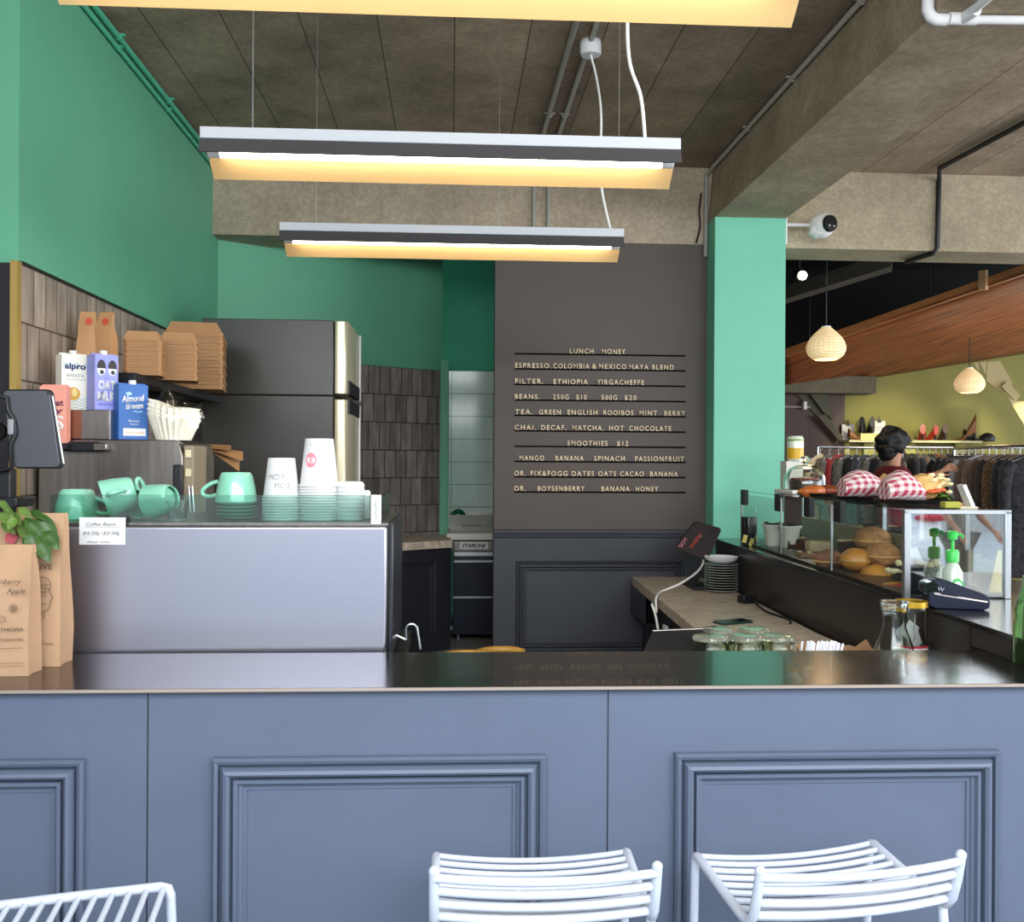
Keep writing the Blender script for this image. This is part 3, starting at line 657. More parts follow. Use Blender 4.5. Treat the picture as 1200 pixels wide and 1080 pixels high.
for x in (bx0+.08, bx1-.05):
    for y in (BY+.06, BY+.40):
        b = B(off); b.lathe([(.022, 0), (.024, .01), (.018, .062)], (x, y, 1.04), 14); b.build('foot', m_black, br)

# cartons
def carton(name, label, pl, pr, zb, Y, h, rz, mts, dep=.066, cap_dx=0.0, cap=True, wd=None):
    """pl, pr: pixel columns of the front; returns the thing and a frame for print: (origin, xdir)"""
    x0, x1 = at(pl, 480, Y=Y).x, at(pr, 480, Y=Y).x
    w_ = wd or (x1-x0); o = thing(name, label, 'carton', (x0, Y, zb), rz)
    b = B(); b.box(0, w_, 0, dep, 0, h); b.build('pack', mts, o, bevel=.0015)
    b = B(); b.box(0.001, w_-.001, dep*.42, dep*.58, h, h+.006); b.build('top_seam', mts, o)
    if cap:
        b = B(); b.lathe([(.0135, 0), (.0135, .014), (.012, .016), (0, .016)], (w_*.5+cap_dx, dep*.28, h), 20); b.build('cap', m_whitep, o)
    return o, w_
def disc(b, cx, cz, r, y, n=28, rz=1.0, a0=0, a1=360):
    pts = [(cx+r*math.cos(R(a0+(a1-a0)*i/n)), y, cz+r*rz*math.sin(R(a0+(a1-a0)*i/n))) for i in range(n if a1-a0 == 360 else n+1)]
    b.face(pts)
def wave(b, x0, x1, z, amp, n, y, th):
    P = [(x0+(x1-x0)*i/n, z+amp*math.sin(i*1.1)) for i in range(n+1)]
    for (xa, za), (xb, zb) in zip(P, P[1:]): b.face([(xa, y, za-th), (xb, y, zb-th), (xb, y, zb+th), (xa, y, za+th)])
m_c1 = mat('cream_board', '#e9e6d8', .5); m_navy = mat('navy_print', '#2b2a6b', .6); m_teals = mat('teal_print', '#8fb9b6', .6); m_amber = mat('amber_print', '#d9a63c', .5)
zu_ = zu+.001
cY = 3.56
o, w_ = carton('milk_carton', 'cream milk carton with navy lettering and an amber circle', 72, 101, zu_, cY-.02, .205, R(42), m_c1, .06, cap_dx=-.004, wd=.10)
b = B(); b.text('alpro', (w_*.10, -.0006, .152), w_*.76, .022, ext=.0004, font_w=.03); b.build('brand_lettering', m_navy, o, smooth=False)
b = B(); b.text('BARISTA', (w_*.18, -.0006, .122), w_*.62, .012, ext=.0004); b.box(w_*.15, w_*.85, -.0008, -.0003, .112, .1135); b.build('lettering', m_greyink, o, smooth=False)
b = B(); disc(b, w_*.42, .060, .024, -.0006); b.build('amber_circle', m_amber, o, smooth=False)
b = B(); disc(b, w_*.46, .064, .010, -.0009, rz=1.5); b.build('cup_print', mat('pale_amber_print', '#ecd08c', .5), o, smooth=False)
b = B()
for k in range(6): wave(b, .002, w_-.002, .008+k*.011+(.0 if k < 4 else .16-.055), .004, 14, -.0004-.00001*k, .0015)
b.build('wave_print', m_teals, o, smooth=False)
m_lav = mat('lavender_board', '#8f93d6', .5); m_lavd = mat('violet_print', '#5558b0', .6)
o, w_ = carton('milk_carton', 'lavender oat milk carton with two sleepy eyes on it', 111, 137, zu_, cY-.025, .205, R(42), m_lav, .075, cap_dx=-.005, wd=.086)
b = B()
for ex in (.27, .74): disc(b, w_*ex, .150, w_*.175, -.0005, rz=1.45)
b.build('eye_white', m_whitep, o, smooth=False)
b = B()
for ex in (.27, .74):
    disc(b, w_*ex, .158, w_*.185, -.0008, rz=1.75, a0=0, a1=180)
    b.box(w_*ex-w_*.185, w_*ex+w_*.185, -.0012, -.0006, .154, .158)
    disc(b, w_*(ex+.02), .140, w_*.085, -.0008, rz=1.1)
b.build('eye_black', m_black, o, smooth=False)
b = B(); b.text('OAT', (w_*.14, -.0006, .078), w_*.74, .032, ext=.0004, font_w=.05); b.text('MILK', (w_*.10, -.0006, .036), w_*.80, .034, ext=.0004, font_w=.05); b.build('lettering', m_whitep, o, smooth=False)
b = B(); b.text('MADE WITH OATS', (w_*.14, -.0006, .018), w_*.7, .007, ext=.0004); wave(b, w_*.40, w_*.60, .116, .004, 8, -.0006, .0012); b.build('small_print', m_lavd, o, smooth=False)
m_blue = mat('blue_board', '#2f62a8', .45, var=.15, scale=4); m_dblue = mat('navy_board', '#23306b', .5)
zl_ = zl+.001
o, w_ = carton('milk_carton', 'blue almond milk carton in front, on the lower steel step', 139, 171, zl_, 3.535, .205, R(38), m_blue, .06, cap_dx=.001, wd=.108)
b = B(); b.text('Almond', (w_*.10, -.0006, .138), w_*.78, .024, xdir=(1, 0, .10), zdir=(-.10, 0, 1), ext=.0004, shear=.2, font_w=.03); b.text('Breeze', (w_*.24, -.0006, .112), w_*.60, .022, xdir=(1, 0, .10), zdir=(-.10, 0, 1), ext=.0004, shear=.2, font_w=.03); b.build('brand_lettering', m_whitep, o, smooth=False)
b = B(); wave(b, w_*.50, w_*.80, .104, .0015, 8, -.0006, .0016); disc(b, w_*.34, .170, .011, -.0006, rz=.6); b.build('swoosh_print', mat('sky_print', '#9fc6e4', .5), o, smooth=False)
b = B(); b.box(w_*.16, w_*.92, -.0008, -.0001, .014, .042); b.text('Barista', (w_*.34, -.0006, .066), w_*.36, .008, ext=.0004); b.text('blend', (w_*.40, -.0006, .055), w_*.24, .006, ext=.0004); b.build('label_panel', m_whitep, o, smooth=False)
b = B(); b.text('almond beverage', (w_*.22, -.0012, .024), w_*.64, .008, ext=.0004); b.build('panel_lettering', m_amber, o, smooth=False)
o, w_ = carton('milk_carton', 'dark blue carton mostly hidden behind the blue almond carton', 131, 138, zl_, 3.66, .205, R(38), m_dblue, .05, cap=False, wd=.06)
b = B(); b.box(.002, .016, -.0008, -.0001, .016, .05); b.build('barcode_panel', m_whitep, o)
m_salmon = mat('salmon_board', '#e79a86', .5); m_plum = mat('plum_print', '#6b3350', .6)
o, w_ = carton('milk_carton', 'salmon pink carton half hidden behind the tablet', 46, 77, at(60, 519, Y=3.46).z, 3.462, .205, R(0), m_salmon, .045, cap=False)
b = B(); b.text('oat', (w_*.42, -.0006, .135), w_*.5, .022, ext=.0004, font_w=.03); b.text('ly', (w_*.5, -.0006, .108), w_*.4, .020, ext=.0004, font_w=.03); b.build('lettering', m_plum, o, smooth=False)
b = B(); b.text('S', (w_*.55, -.0006, .05), w_*.38, .05, ext=.0004, font_w=.02); b.build('swirl_print', m_whitep, o, smooth=False)
b = B((-1.4, 3.47, 1.60)); zb_ = at(60, 519, Y=3.46).z; b.box(XL+.02, at(80, 500, Y=3.46).x, 3.455, 3.515, zb_-.02, zb_-.001); b.build('small_ledge', m_black, br, loc=(0, 0, 0)).location = Vector((-1.4, 3.47, 1.60))-Vector(off)

# bag of coffee filters
fo = thing('filter_bag', 'clear plastic bag of white fluted coffee filters beside the blue carton', 'bag', (at(204, 500, Y=3.62).x, 3.62, zl_))
m_filter = mat('filter_paper', '#f1ebdc', .8)
fx = .095
fw_ = thing  # filters are a nested stack: countable only by rim, shown as one fluted pile
b = B()
nf = 48; rr = []
for (r_, z, fl) in ((.062, .0, .02), (.066, .012, .04), (.088, .066, .06), (.094, .078, .06), (.089, .080, .05), (.094, .090, .06), (.088, .094, .05), (.093, .104, .06), (.086, .108, .05), (.09, .118, .06), (.06, .124, .02), (.0, .126, 0)):
    rr.append([Vector((max(r_, .001)*(1+fl*math.cos(PI*k))*math.cos(2*PI*k/nf), max(r_, .001)*(1+fl*math.cos(PI*k))*math.sin(2*PI*k/nf)*.8, z)) for k in range(nf)])
b.rings(rr); b.sm = False
for v in b.bm.verts: v.co.z += max(0, -v.co.x)*.35*(v.co.z/.1)
b.build('filter_pile', m_filter, fo)
m_film = pane('plastic_film', (.97, .97, .95), .10)
b = B(); M = Matrix.Rotation(R(18), 4, 'Y')
b.ball((.004, 0, .072), (.112, .095, .085), 28, 18, .22, 3, flat=-.07); b.lathe([(.05, .10), (.035, .15), (.012, .19), (.002, .198)], (-.03, 0, 0), 16, cap=False); b.build('plastic_film', m_film, fo)

# ------------------------------------------------------------------ wall shelf with kraft boxes and bags
SZ = 1.985
ws = thing('wall_shelf', 'black shelf on the tiled left wall carrying kraft boxes', 'shelf', (XL+.13, 4.3, SZ))
off = (XL+.13, 4.3, SZ)
b = B(off); b.box(XL+.014, XL+.30, 3.74, 5.12, SZ-.035, SZ); b.build('board', m_black, ws, bevel=.002)
for y in (3.82, 4.35, 4.95):
    b = B(off); b.prism([(XL+.012, y-.01, SZ-.035), (XL+.26, y-.01, SZ-.035), (XL+.02, y-.01, SZ-.14), (XL+.012, y-.01, SZ-.14)], (0, .02, 0)); b.build('bracket', m_black, ws)
def paperbag(name, label, loc, w_, d, h, rz, mt, parts=True, cat='bag', top=.35, fold=0, seed=1, lean=0):
    """a gusseted paper bag pinched to a rolled top"""
    o = thing(name, label, cat, loc, rz); rr = []
    for k in range(13):
        t = k/12; z = h*t; dd = d*(1-.9*max(0, (t-(1-top))/top)); ww = w_*(1-.12*max(0, (t-(1-top))/top)*1.5)
        ring = []
        for (sx_, sy_) in ((-1, -1), (-.5, -1.04), (0, -1.06), (.5, -1.04), (1, -1), (.92, 0), (1, 1), (.5, 1.04), (0, 1.06), (-.5, 1.04), (-1, 1), (-.92, 0)):
            p = Vector((sx_*ww/2, sy_*dd/2, z)); nz = noise.noise(p*14+Vector((seed*5, seed, 0)))
            ring.append(p+Vector((nz*.006, nz*.007+lean*t, 0))*(.3 if k == 0 else 1))
        rr.append(ring)
    b = B(); b.rings(rr); b.build('bag', mt, o, ang=25)
    return o
m_coffbag = mat('coffee_bag_kraft', '#b5875a', .5, var=.06, scale=8, bump=.2, bscale=18)
m_red = mat('red_print', '#c1442e', .6)
for (px, lab, rz, Y) in ((103, 'left brown coffee bag behind the cream milk carton', 6, 3.82), (124, 'right brown coffee bag with an orange round seal, behind the lavender carton', -8, 3.82)):
    x = at(px, 400, Y=Y).x
    o = paperbag('coffee_bag', lab, (x, Y, SZ), .072, .055, .245, R(rz), m_coffbag, top=.45, seed=px)
    b = B(); disc(b, .008, .205, .012, -.021, rz=1.2); 
    for v in b.bm.verts: v.co.y += (v.co.z-.205)*.10
    b.build('seal', m_red, o, smooth=False)
def clamshell(w_, d, h):
    """a flat-packed kraft take-away box: two thin layers of card with folded corners"""
    b = B(); c = .012; P = [(-w_/2+c, -d/2), (w_/2-c, -d/2), (w_/2, -d/2+c), (w_/2, d/2-c), (w_/2-c, d/2), (-w_/2+c, d/2), (-w_/2, d/2-c), (-w_/2, -d/2+c)]
    b.prism([(x, y, 0) for x, y in P], (0, 0, h*.45)); b.prism([(x*.985, y*.985, h*.45) for x, y in P], (0, 0, h*.50))
    return b
def boxstack(px, Y, n, w_, d, h, pitch, rz, label, group, top_label):
    x = at(px, 420, Y=Y).x; first = None
    for k in range(n):
        lab = top_label if k == n-1 else label
        L_ = (x+.0012*math.sin(k*1.7), Y+.002*math.sin(k*2.3), SZ+.001+k*pitch)
        if first is None:
            first = thing('takeaway_box', lab, 'box', L_, rz, group); clamshell(w_, d, pitch*.93).build('tray', m_kraft2, first)
        else: dup(first, L_, rz+R(.8*math.sin(k*1.3)), lab)
    # the lid part of the topmost
    tp = [o for o in C.objects if o.get('label') == top_label][-1]
    b = B(); b.prism([(-w_*.48, -d*.48, pitch), (w_*.48, -d*.48, pitch), (w_*.38, -d*.42, pitch+h*.7), (-w_*.38, -d*.42, pitch+h*.7)], (0, d*.86, 0)); b.build('lid', m_kraft2, tp)
boxstack(170, 3.93, 19, .145, .16, .05, .0075, R(10), 'small kraft take-away box within the left stack on the shelf', 'left stack of kraft boxes', 'topmost small kraft box of the left stack on the shelf')
boxstack(210, 4.18, 20, .155, .18, .05, .0085, R(14), 'small kraft take-away box within the middle stack on the shelf', 'middle stack of kraft boxes', 'topmost small kraft box of the middle stack on the shelf')
boxstack(230, 4.72, 26, .27, .30, .07, .0105, R(10), 'large kraft take-away box within the tall right stack', 'tall stack of large kraft boxes', 'topmost large kraft box of the tall right stack by the fridge')
# folded kraft carriers hanging at the fridge
x0 = at(225, 525, Y=4.4)
for k, (pl, pr, y0, y1, dz) in enumerate(((222, 270, 520, 527, 0), (243, 284, 524, 540, 0), (246, 280, 528, 552, 0))):
    a0, a1, a2, a3 = at(pl, y0, Y=4.3+.02*k), at(pr, y0+(y1-y0)*.35, Y=4.3+.02*k), at(pr, y1, Y=4.22+.02*k), at(pl+6, y0+4, Y=4.22+.02*k)
    b = B(a0); b.prism([a0, a1, a2, a3], (0, .012, .004)); tag(b.build('folded_paper_bag', m_kraft2), ['flat folded kraft bag, uppermost of those jutting out by the fridge', 'folded kraft bag hanging down in the middle of the three by the fridge', 'folded kraft bag lowest of the three by the fridge'][k], 'bag', 'folded kraft bags by the fridge')
b = B((XL+.15, 4.3, 1.66)); z_ = at(225, 530, Y=4.3).z; b.box(XL+.014, at(236, 520, Y=4.25).x, 4.15, 4.8, z_-.03, z_-.002); tag(b.build('lower_shelf', m_black), 'short black lower shelf holding folded kraft bags by the fridge', 'shelf')

# ------------------------------------------------------------------ fridge
fx0, fx1 = at(237, 400, Y=5.2).x, at(391, 400, Y=5.2).x
fz1 = at(391, 375, Y=5.2).z; fzm = at(400, 464, Y=5.2).z
off = ((fx0+fx1)/2, 5.5, .3)
fr = thing('fridge', 'tall dark grey fridge with champagne doors turned to the right', 'fridge', off)
m_fr = mat('fridge_side', '#45423e', .32, .2, var=.05); m_champ = mat('champagne_door', '#d8cdae', .3, .55)
b = B(off); b.box(fx0, fx1, 5.2, 5.83, .33, fzm-.0); b.build('body', m_fr, fr, bevel=.004)
b = B(off); b.box(fx0, fx1, 5.2, 5.83, fzm+.004, fz1); b.build('freezer_body', m_fr, fr, bevel=.004)
dx1 = fx1+.075
for (z0, z1, nm) in ((fzm+.012, fz1-.004, 'freezer_door'), (.36, fzm-.018, 'door')):
    b = B(off); b.prism([(fx1+.006, 5.2, z0), (fx1+.03, 5.195, z0), (dx1-.012, 5.2, z0), (dx1, 5.22, z0), (dx1+.008, 5.5, z0), (dx1, 5.81, z0), (dx1-.02, 5.83, z0), (fx1+.006, 5.83, z0)], (0, 0, z1-z0)); d_ = b.build(nm, m_champ, fr, bevel=.004)
    zh = (z0, z0+.075) if nm == 'freezer_door' else (z1-.075, z1)
    b = B(off); b.box(dx1-.012, dx1+.012, 5.225, 5.78, zh[0], zh[1]); b.build('handle', m_black, d_)
    b = B(off); b.box(dx1+.004, dx1+.014, 5.80, 5.83, z0, z1); b.build('edge_strip', m_whitep, d_)
for x in (fx0+.06, fx1-.06):
    for y in (5.26, 5.77):
        b = B(off); b.lathe([(.025, 0), (.025, .035)], (x, y, .3), 12); b.build('foot', m_black, fr)

# ------------------------------------------------------------------ bench by the angled wall, dish machine in the recess
hb0, hb1 = .30, DL-.0
zb0 = 1.085
cbn = thing('rear_bench', 'black panelled bench with speckled top along the angled rear wall', 'bench', D0)
def benchpoly(d0, d1, s0, xe, z):
    """plan of the bench: it follows the angled wall and is cut square at x = xe"""
    P = []
    for d_, s_ in ((d0, s0), (d0, None), (d1, None), (d1, s0)):
        s1 = s_ if s_ is not None else (xe-D0.x-dn.x*d_)/dv.x
        q = D0+dv*s1+dn*d_; P.append((q.x, q.y, z))
    return P
b = B(D0); b.prism(benchpoly(.012, .50, .75, -.035, zb0-.055)[:2]+benchpoly(.012, .50, .75, .012, zb0-.055)[2:], (0, 0, .055)); b.build('benchtop', m_gran, cbn, bevel=.003)
b = B(D0); b.prism(benchpoly(.02, .47, .77, -.04, .3)[:2]+benchpoly(.02, .47, .77, .0, .3)[2:], (0, 0, zb0-.355)); b.build('body', mat('black_cupboard', '#1d1f25', .5), cbn)
b = B(); moulding(b, .80, 1.40, .42, zb0-.14, -.47, PROF, .55)
Mr = Matrix.Rotation(DA, 4, 'Z')
for v in b.bm.verts: v.co = Mr @ v.co
b.build('panel_moulding', mat('black_cupboard_trim', '#24262d', .45), cbn)
dxl = at(531, 680, Y=7.0).x
off = (.25, 7.3, .3)
dw = thing('dishwasher', 'dark under-bench commercial dishwasher in the recess beside the menu wall', 'dishwasher', off)
zt = at(550, 634, Y=7.0).z; zd0 = at(550, 744, Y=7.0).z
def zz(py): return at(555, py, Y=7.0).z
b = B(off); b.box(dxl, .62, 7.02, 7.6, zz(744), zt); b.build('body', m_black, dw)
b = B(off); b.box(dxl+.005, .615, 6.995, 7.02, zz(645), zz(634)); fp = b.build('control_panel', m_dsteel, dw)
b = B(off); q0, q1 = at(539, 643, Y=6.992), at(572, 635, Y=6.992); b.box(q0.x, q1.x, 6.991, 6.995, q0.z, q1.z); nb = b.build('name_plate', m_whitep, fp)
b = B(off); b.text('STARLINE', (q0.x+.015, 6.990, q0.z+.012), (q1.x-q0.x)-.03, .028, ext=.001, shear=.25, font_w=.03); b.build('plate_lettering', m_ink, nb, smooth=False)
b = B(off); b.box(dxl+.005, .615, 6.985, 7.02, zz(651), zz(646.5)); b.build('handle', m_alu, dw)
b = B(off); b.box(dxl+.005, .615, 6.99, 7.02, zz(658.5), zz(656.5)); b.build('trim', m_alu, dw)
m_dwd = mat('dishwasher_door', '#1e2230', .35, .3, var=.3, scale=5)
b = B(off); b.box(dxl+.006, .615, 7.0, 7.02, zz(699), zz(659)); b.build('door', m_dwd, dw)
b = B(off); b.box(dxl+.002, .615, 6.988, 7.02, zz(700.5), zz(698.5)); b.build('trim', m_alu, dw)
b = B(off); b.box(dxl+.006, .615, 7.0, 7.02, zz(743), zz(701)); b.build('lower_door', m_dwd, dw)
for x in (dxl+.04, .58):
    for y in (7.06, 7.54):
        b = B(off); b.tube([(x, y, .3), (x, y, zz(744)+.002)], .012, 10); b.build('leg', m_alu, dw)
rb = thing('recess_bench', 'white edged bench above the dishwasher in the recess', 'bench', (.25, 7.6, 1.1))
b = B((.25, 7.6, 1.1)); b.box(-.03, .75, 6.96, 8.27, zt+.012, zz(624.5)); b.build('benchtop', mat('worn_white_edge', '#d8d2c8', .4), rb, bevel=.003)
for x in (-.01, .73):
    b = B((.25, 7.6, 1.1)); b.box(x-.018, x+.018, 7.7, 8.2, .3, zt+.012); b.build('leg', m_dsteel, rb)
tz = zz(624.5)
tb = thing('steel_tub', 'grey steel tub on the recess bench under the white tiles', 'tub', (.2, 7.5, tz))
b = B((.2, 7.5, tz)); y0 = 7.25; a0, a1 = at(527, 610, Y=y0), at(585, 610, Y=y0)
b.rings([[(a0.x+.01, y0+.0, tz), (a1.x, y0+.0, tz), (a1.x, y0+.5, tz), (a0.x+.01, y0+.5, tz)], [(a0.x, y0-.01, a0.z+.045), (a1.x, y0-.01, a0.z+.045), (a1.x, y0+.52, a0.z+.045), (a0.x, y0+.52, a0.z+.045)], [(a0.x+.01, y0, a0.z+.045), (a1.x-.01, y0, a0.z+.045), (a1.x-.01, y0+.5, a0.z+.045), (a0.x+.01, y0+.5, a0.z+.045)], [(a0.x+.02, y0+.01, tz+.01), (a1.x-.01, y0+.01, tz+.01), (a1.x-.01, y0+.49, tz+.01), (a0.x+.02, y0+.49, tz+.01)]]); b.sm = False; b.build('tub', mat('dull_steel', '#8e8d86', .45, .5, var=.15), tb)
b = B((.2, 7.5, tz)); b.tube([(a0.x+.10, y0-.012, tz+.03), (a0.x+.10, y0-.03, tz+.045), (a0.x+.24, y0-.03, tz+.045), (a0.x+.24, y0-.012, tz+.03)], .004, 8); b.build('handle', m_alu, tb)
gp = thing('green_pan_lid', 'dark green round lid with a knob standing in the steel tub', 'lid', (at(537, 608, Y=7.3).x, 7.33, a0.z+.0))
b = B(); M = Matrix.Rotation(R(75), 4, 'X'); b.lathe([(.055, 0), (.058, .004), (.05, .014), (.02, .024), (0, .025)], (0, 0, .03), 28, M=M); b.build('lid', mat('bottle_green_enamel', '#1e5a45', .2), gp)
b = B(); b.lathe([(.007, 0), (.012, .012), (0, .016)], (0, -.024, .036), 14, M=M); b.build('knob', m_mint, gp)

# ------------------------------------------------------------------ bags and herbs at the left end of the counter
m_bagk = mat('grocery_kraft', '#b4906f', .8, var=.05, scale=7, bump=.3, bscale=14)
m_bagink = mat('brown_ink', '#4d3a35', .8)
def squiggle(b, pts, y, th=.0011, closed=False):
    P = pts+([pts[0]] if closed else [])
    for (xa, za), (xb, zb) in zip(P, P[1:]):
        dx, dz = xb-xa, zb-za; l = math.hypot(dx, dz) or 1; ox, oz = -dz/l*th, dx/l*th
        b.face([(xa-ox, y, za-oz), (xb-ox, y, zb-oz), (xb+ox, y, zb+oz), (xa+ox, y, za+oz)])
def ell(cx, cz, rx, rz, n=16, a0=0, a1=360): return [(cx+rx*math.cos(R(a0+(a1-a0)*i/n)), cz+rz*math.sin(R(a0+(a1-a0)*i/n))) for i in range(n+(0 if a1-a0 == 360 else 1))]
CZ = 1.0905
def flatbag(name, label, x0, x1, y, d, h, seed, top_pinch=.10):
    """a standing gusseted kraft bag with soft creases; origin at its base centre"""
    o = thing(name, label, 'bag', ((x0+x1)/2, y, CZ)); w_ = x1-x0; rr = []
    for k in range(19):
        t = k/18; z = h*t
        ww = w_*(1-.05*t*t+.010*math.sin(t*9+seed)); dd = d*(1-.75*t**2.5); ring = []
        n = 8
        edge = [(-1+2*i/n, -1) for i in range(n)]+[(1, -1), (.93, 0), (1, 1)]+[(1-2*i/n, 1) for i in range(1, n)]+[(-1, 1), (-.93, 0)]
        for (a, c_) in edge:
            p = Vector((a*ww/2, c_*dd/2, z)); q = p*9+Vector((seed*7, 0, seed)); nz = noise.noise(q)
            ring.append(p+Vector((nz*.003, (nz*.009 if c_ == -1 and abs(a) < .99 else 0)*min(1, t*4)-(.004 if c_ == -1 else 0)*math.sin(PI*t), 0)))
        rr.append(ring)
    b = B(); b.rings(rr); b.build('bag', m_bagk, o, ang=28)
    return o, w_
# front bag, cut by the frame's left edge
o, w_ = flatbag('grocery_bag', 'kraft bag with berry and apple lettering, nearest at the counter end', -1.24, -1.078, 2.52, .075, .335, 2)
b = B(); yy = -.049
b.text('nberry', (w_*.08, yy, .238), .052, .014, ext=.0004, shear=.3); b.text('Apple', (w_*.18, yy, .214), .047, .015, ext=.0004, shear=.3)
b.text('ETHIOPIA', (w_*.05, yy, .118), .064, .009, ext=.0004); b.text('TRAW TOMATOES', (-w_*.12, yy, .094), .09, .0055, ext=.0004)
b.build('lettering', m_bagink, o, smooth=False)
b = B()
for (cx, cz, r) in ((.046, .176, .011), (-.005, .172, .012)):
    for i in range(7): squiggle(b, ell(cx+r*.55*math.cos(i*.9), cz+r*.65*math.sin(i*.9), r*.42, r*.42, 10), yy, .0005, True)
squiggle(b, ell(.012, .148, .016, .009), yy, .0006, True); squiggle(b, ell(.012, .148, .010, .004), yy, .0004, True)
for z in (.072, .034, .026): squiggle(b, [(-w_*.45, z), (0, z+.001), (w_*.45, z+.003)], yy+.001, .0004)
b.build('line_drawing', m_bagink, o, smooth=False)
o, w_ = flatbag('grocery_bag', 'taller kraft bag with a drawn head, behind the berry bag', -1.26, -1.044, 2.635, .085, .41, 5)
b = B(); yy = -.0545
b.text('LIVE', (w_*.21, yy+.008, .262), .042, .016, ext=.0004, shear=.1); b.text('est. our name', (w_*.20, yy, .062), .05, .006, ext=.0004, shear=.3)
hx, hz = .064, .185
HEAD = [(-.03, .05), (-.012, .058), (.010, .056), (.020, .046), (.022, .030), (.017, .022), (.022, .012), (.028, .0), (.022, -.004), (.022, -.014), (.016, -.03), (.004, -.036), (.006, -.055)]
squiggle(b, [(hx+a, hz+c_) for a, c_ in HEAD], yy, .0009)
squiggle(b, [(hx-.03, hz+.026), (hx+.0, hz+.030), (hx+.022, hz+.022)], yy, .0007); squiggle(b, [(hx-.03, hz+.038), (hx+.02, hz+.036)], yy, .0006)
for i in range(5): squiggle(b, [(hx-.028+i*.009, hz+.052-.001*i), (hx-.026+i*.009, hz+.024)], yy, .0005)
squiggle(b, ell(hx+.002, hz+.010, .007, .004), yy, .0006, True); squiggle(b, [(hx-.008, hz+.018), (hx+.012, hz+.018)], yy, .0008)
squiggle(b, [(hx-.01, hz-.016), (hx+.012, hz-.014)], yy, .0007); squiggle(b, ell(hx-.022, hz-.004, .006, .011), yy, .0006, True)
for i in range(3): squiggle(b, [(hx-.016+i*.007, hz-.032-.01*i), (hx-.014+i*.006, hz-.062)], yy, .0005)
b.build('line_drawing', m_bagink, o, smooth=False)
b = B(); disc(b, -.026, .345, .016, -.034); b.build('round_stamp', mat('rose_stamp', '#b8525c', .7), o, smooth=False)
# herbs
m_leaf = mat('basil_leaf', '#35561f', .4, var=.25, scale=30); m_leaf2 = mat('pale_leaf', '#5b7534', .45, var=.2, scale=30); m_stem = mat('herb_stem', '#7fa04a', .5)
hb = thing('herb_bunch', 'leafy green herb bunch spilling over the top of the kraft bags', 'herbs', (-1.15, 2.62, 1.45))
off = (-1.15, 2.62, 1.45)
def leaf(b, base, d, up, L, W):
    base = Vector(base); d = Vector(d).normalized(); s_ = d.cross(Vector(up)).normalized(); n_ = s_.cross(d); rr = []
    prof = [0, .55, .9, 1, .85, .5, .0]
    V = []
    for i, wv in enumerate(prof):
        t = i/6; c_ = base+d*L*t-n_*(t*t*L*.25); row = []
        for k in (-1, -.5, 0, .5, 1): row.append(b.v(c_+s_*W*.5*wv*k+n_*(abs(k)*W*.16*wv)+n_*.002*math.sin(t*9+k)))
        V.append(row)
    for r0, r1 in zip(V, V[1:]):
        for k in range(4):
            try: b.bm.faces.new((r0[k], r0[k+1], r1[k+1], r1[k]))
            except ValueError: pass
rnd = random.Random(11)
tips = [(33, 596), (20, 600), (8, 606), (45, 612), (28, 618), (10, 592), (40, 600)]
LV = [(45, 600, 64, 634, .034, 0), (30, 606, 47, 628, .026, 0), (52, 622, 66, 640, .034, 0), (34, 622, 45, 650, .036, 0), (44, 630, 56, 655, .030, 0), (24, 612, 30, 630, .022, 1), (14, 600, 22, 612, .018, 1), (4, 590, 14, 606, .016, 1),
      (0, 600, 8, 612, .02, 1), (18, 606, 10, 618, .02, 1), (36, 598, 50, 606, .018, 0), (2, 612, 14, 622, .02, 1), (28, 630, 40, 644, .026, 0), (0, 586, 8, 596, .015, 1), (22, 594, 34, 604, .016, 1)]
for i, (ax, ay, bx_, by_, W, kind) in enumerate(LV):
    Y = 2.60-.012*(i % 5); p, q = at(ax, ay, Y=Y), at(bx_, by_, Y=Y-.03)
    b = B(off); leaf(b, p, q-p, (.2, -1, .35), (q-p).length*1.05, W*1.25); lf = b.build('leaf', m_leaf2 if kind else m_leaf, hb, smooth=True, rec=False)
    b = B(off); root = at(14+(i % 4)*6, 628, Y=2.62); mid = (p+root)/2+Vector((0, 0, .012)); b.tube([root, mid, p], [.0018, .0014, .001], 6); b.build('stem', m_stem, hb)

# ------------------------------------------------------------------ tablet on its clamp stand
ty = 2.95
tb_o = at(36, 503, Y=ty)
tab = thing('tablet', 'dark grey tablet seen from behind, clamped on a black stand at left', 'tablet', tb_o)
a = [at(*p, Y=ty) for p in ((3, 456), (60, 456), (73, 549), (16, 549))]
def rrect(P, r, n=5):
    out = []
    for i in range(4):
        p, pp_, pn = P[i], P[i-1], P[(i+1) % 4]; d0, d1 = (pp_-p).normalized(), (pn-p).normalized()
        for k in range(n+1):
            t = k/n; out.append(p+d0*r*(1-t)**2+d1*r*t**2)
    return out
b = B(tb_o); b.prism(rrect(a, .018), (.004, .010, 0)); b.build('case', m_black, tab, bevel=.002)
c_ = sum(a, Vector())/4
b = B(tb_o); b.prism([c_+(p-c_)*.965+Vector((-.002, -.004, 0)) for p in rrect(a, .018)], (0, .006, 0)); b.build('back', mat('tablet_grey', '#5d5e63', .4, .7), tab, bevel=.0015)
b = B(tb_o); b.tube([c_+(a[1]-c_)*.93+Vector((.008, .0, -.012)), c_+(a[2]-c_)*.955+Vector((.008, 0, .010))], .0035, 8); b.build('edge_band', m_alu, tab)
p = at(56, 461, Y=ty-.005); b = B(tb_o); b.ball(p, .0028, 10, 6); b.build('camera_lens', m_blackgloss, tab)
st = thing('tablet_stand', 'black clamp stand holding the tablet in front of the pier', 'stand', at(2, 560, Y=2.93))
so = at(2, 560, Y=2.93)
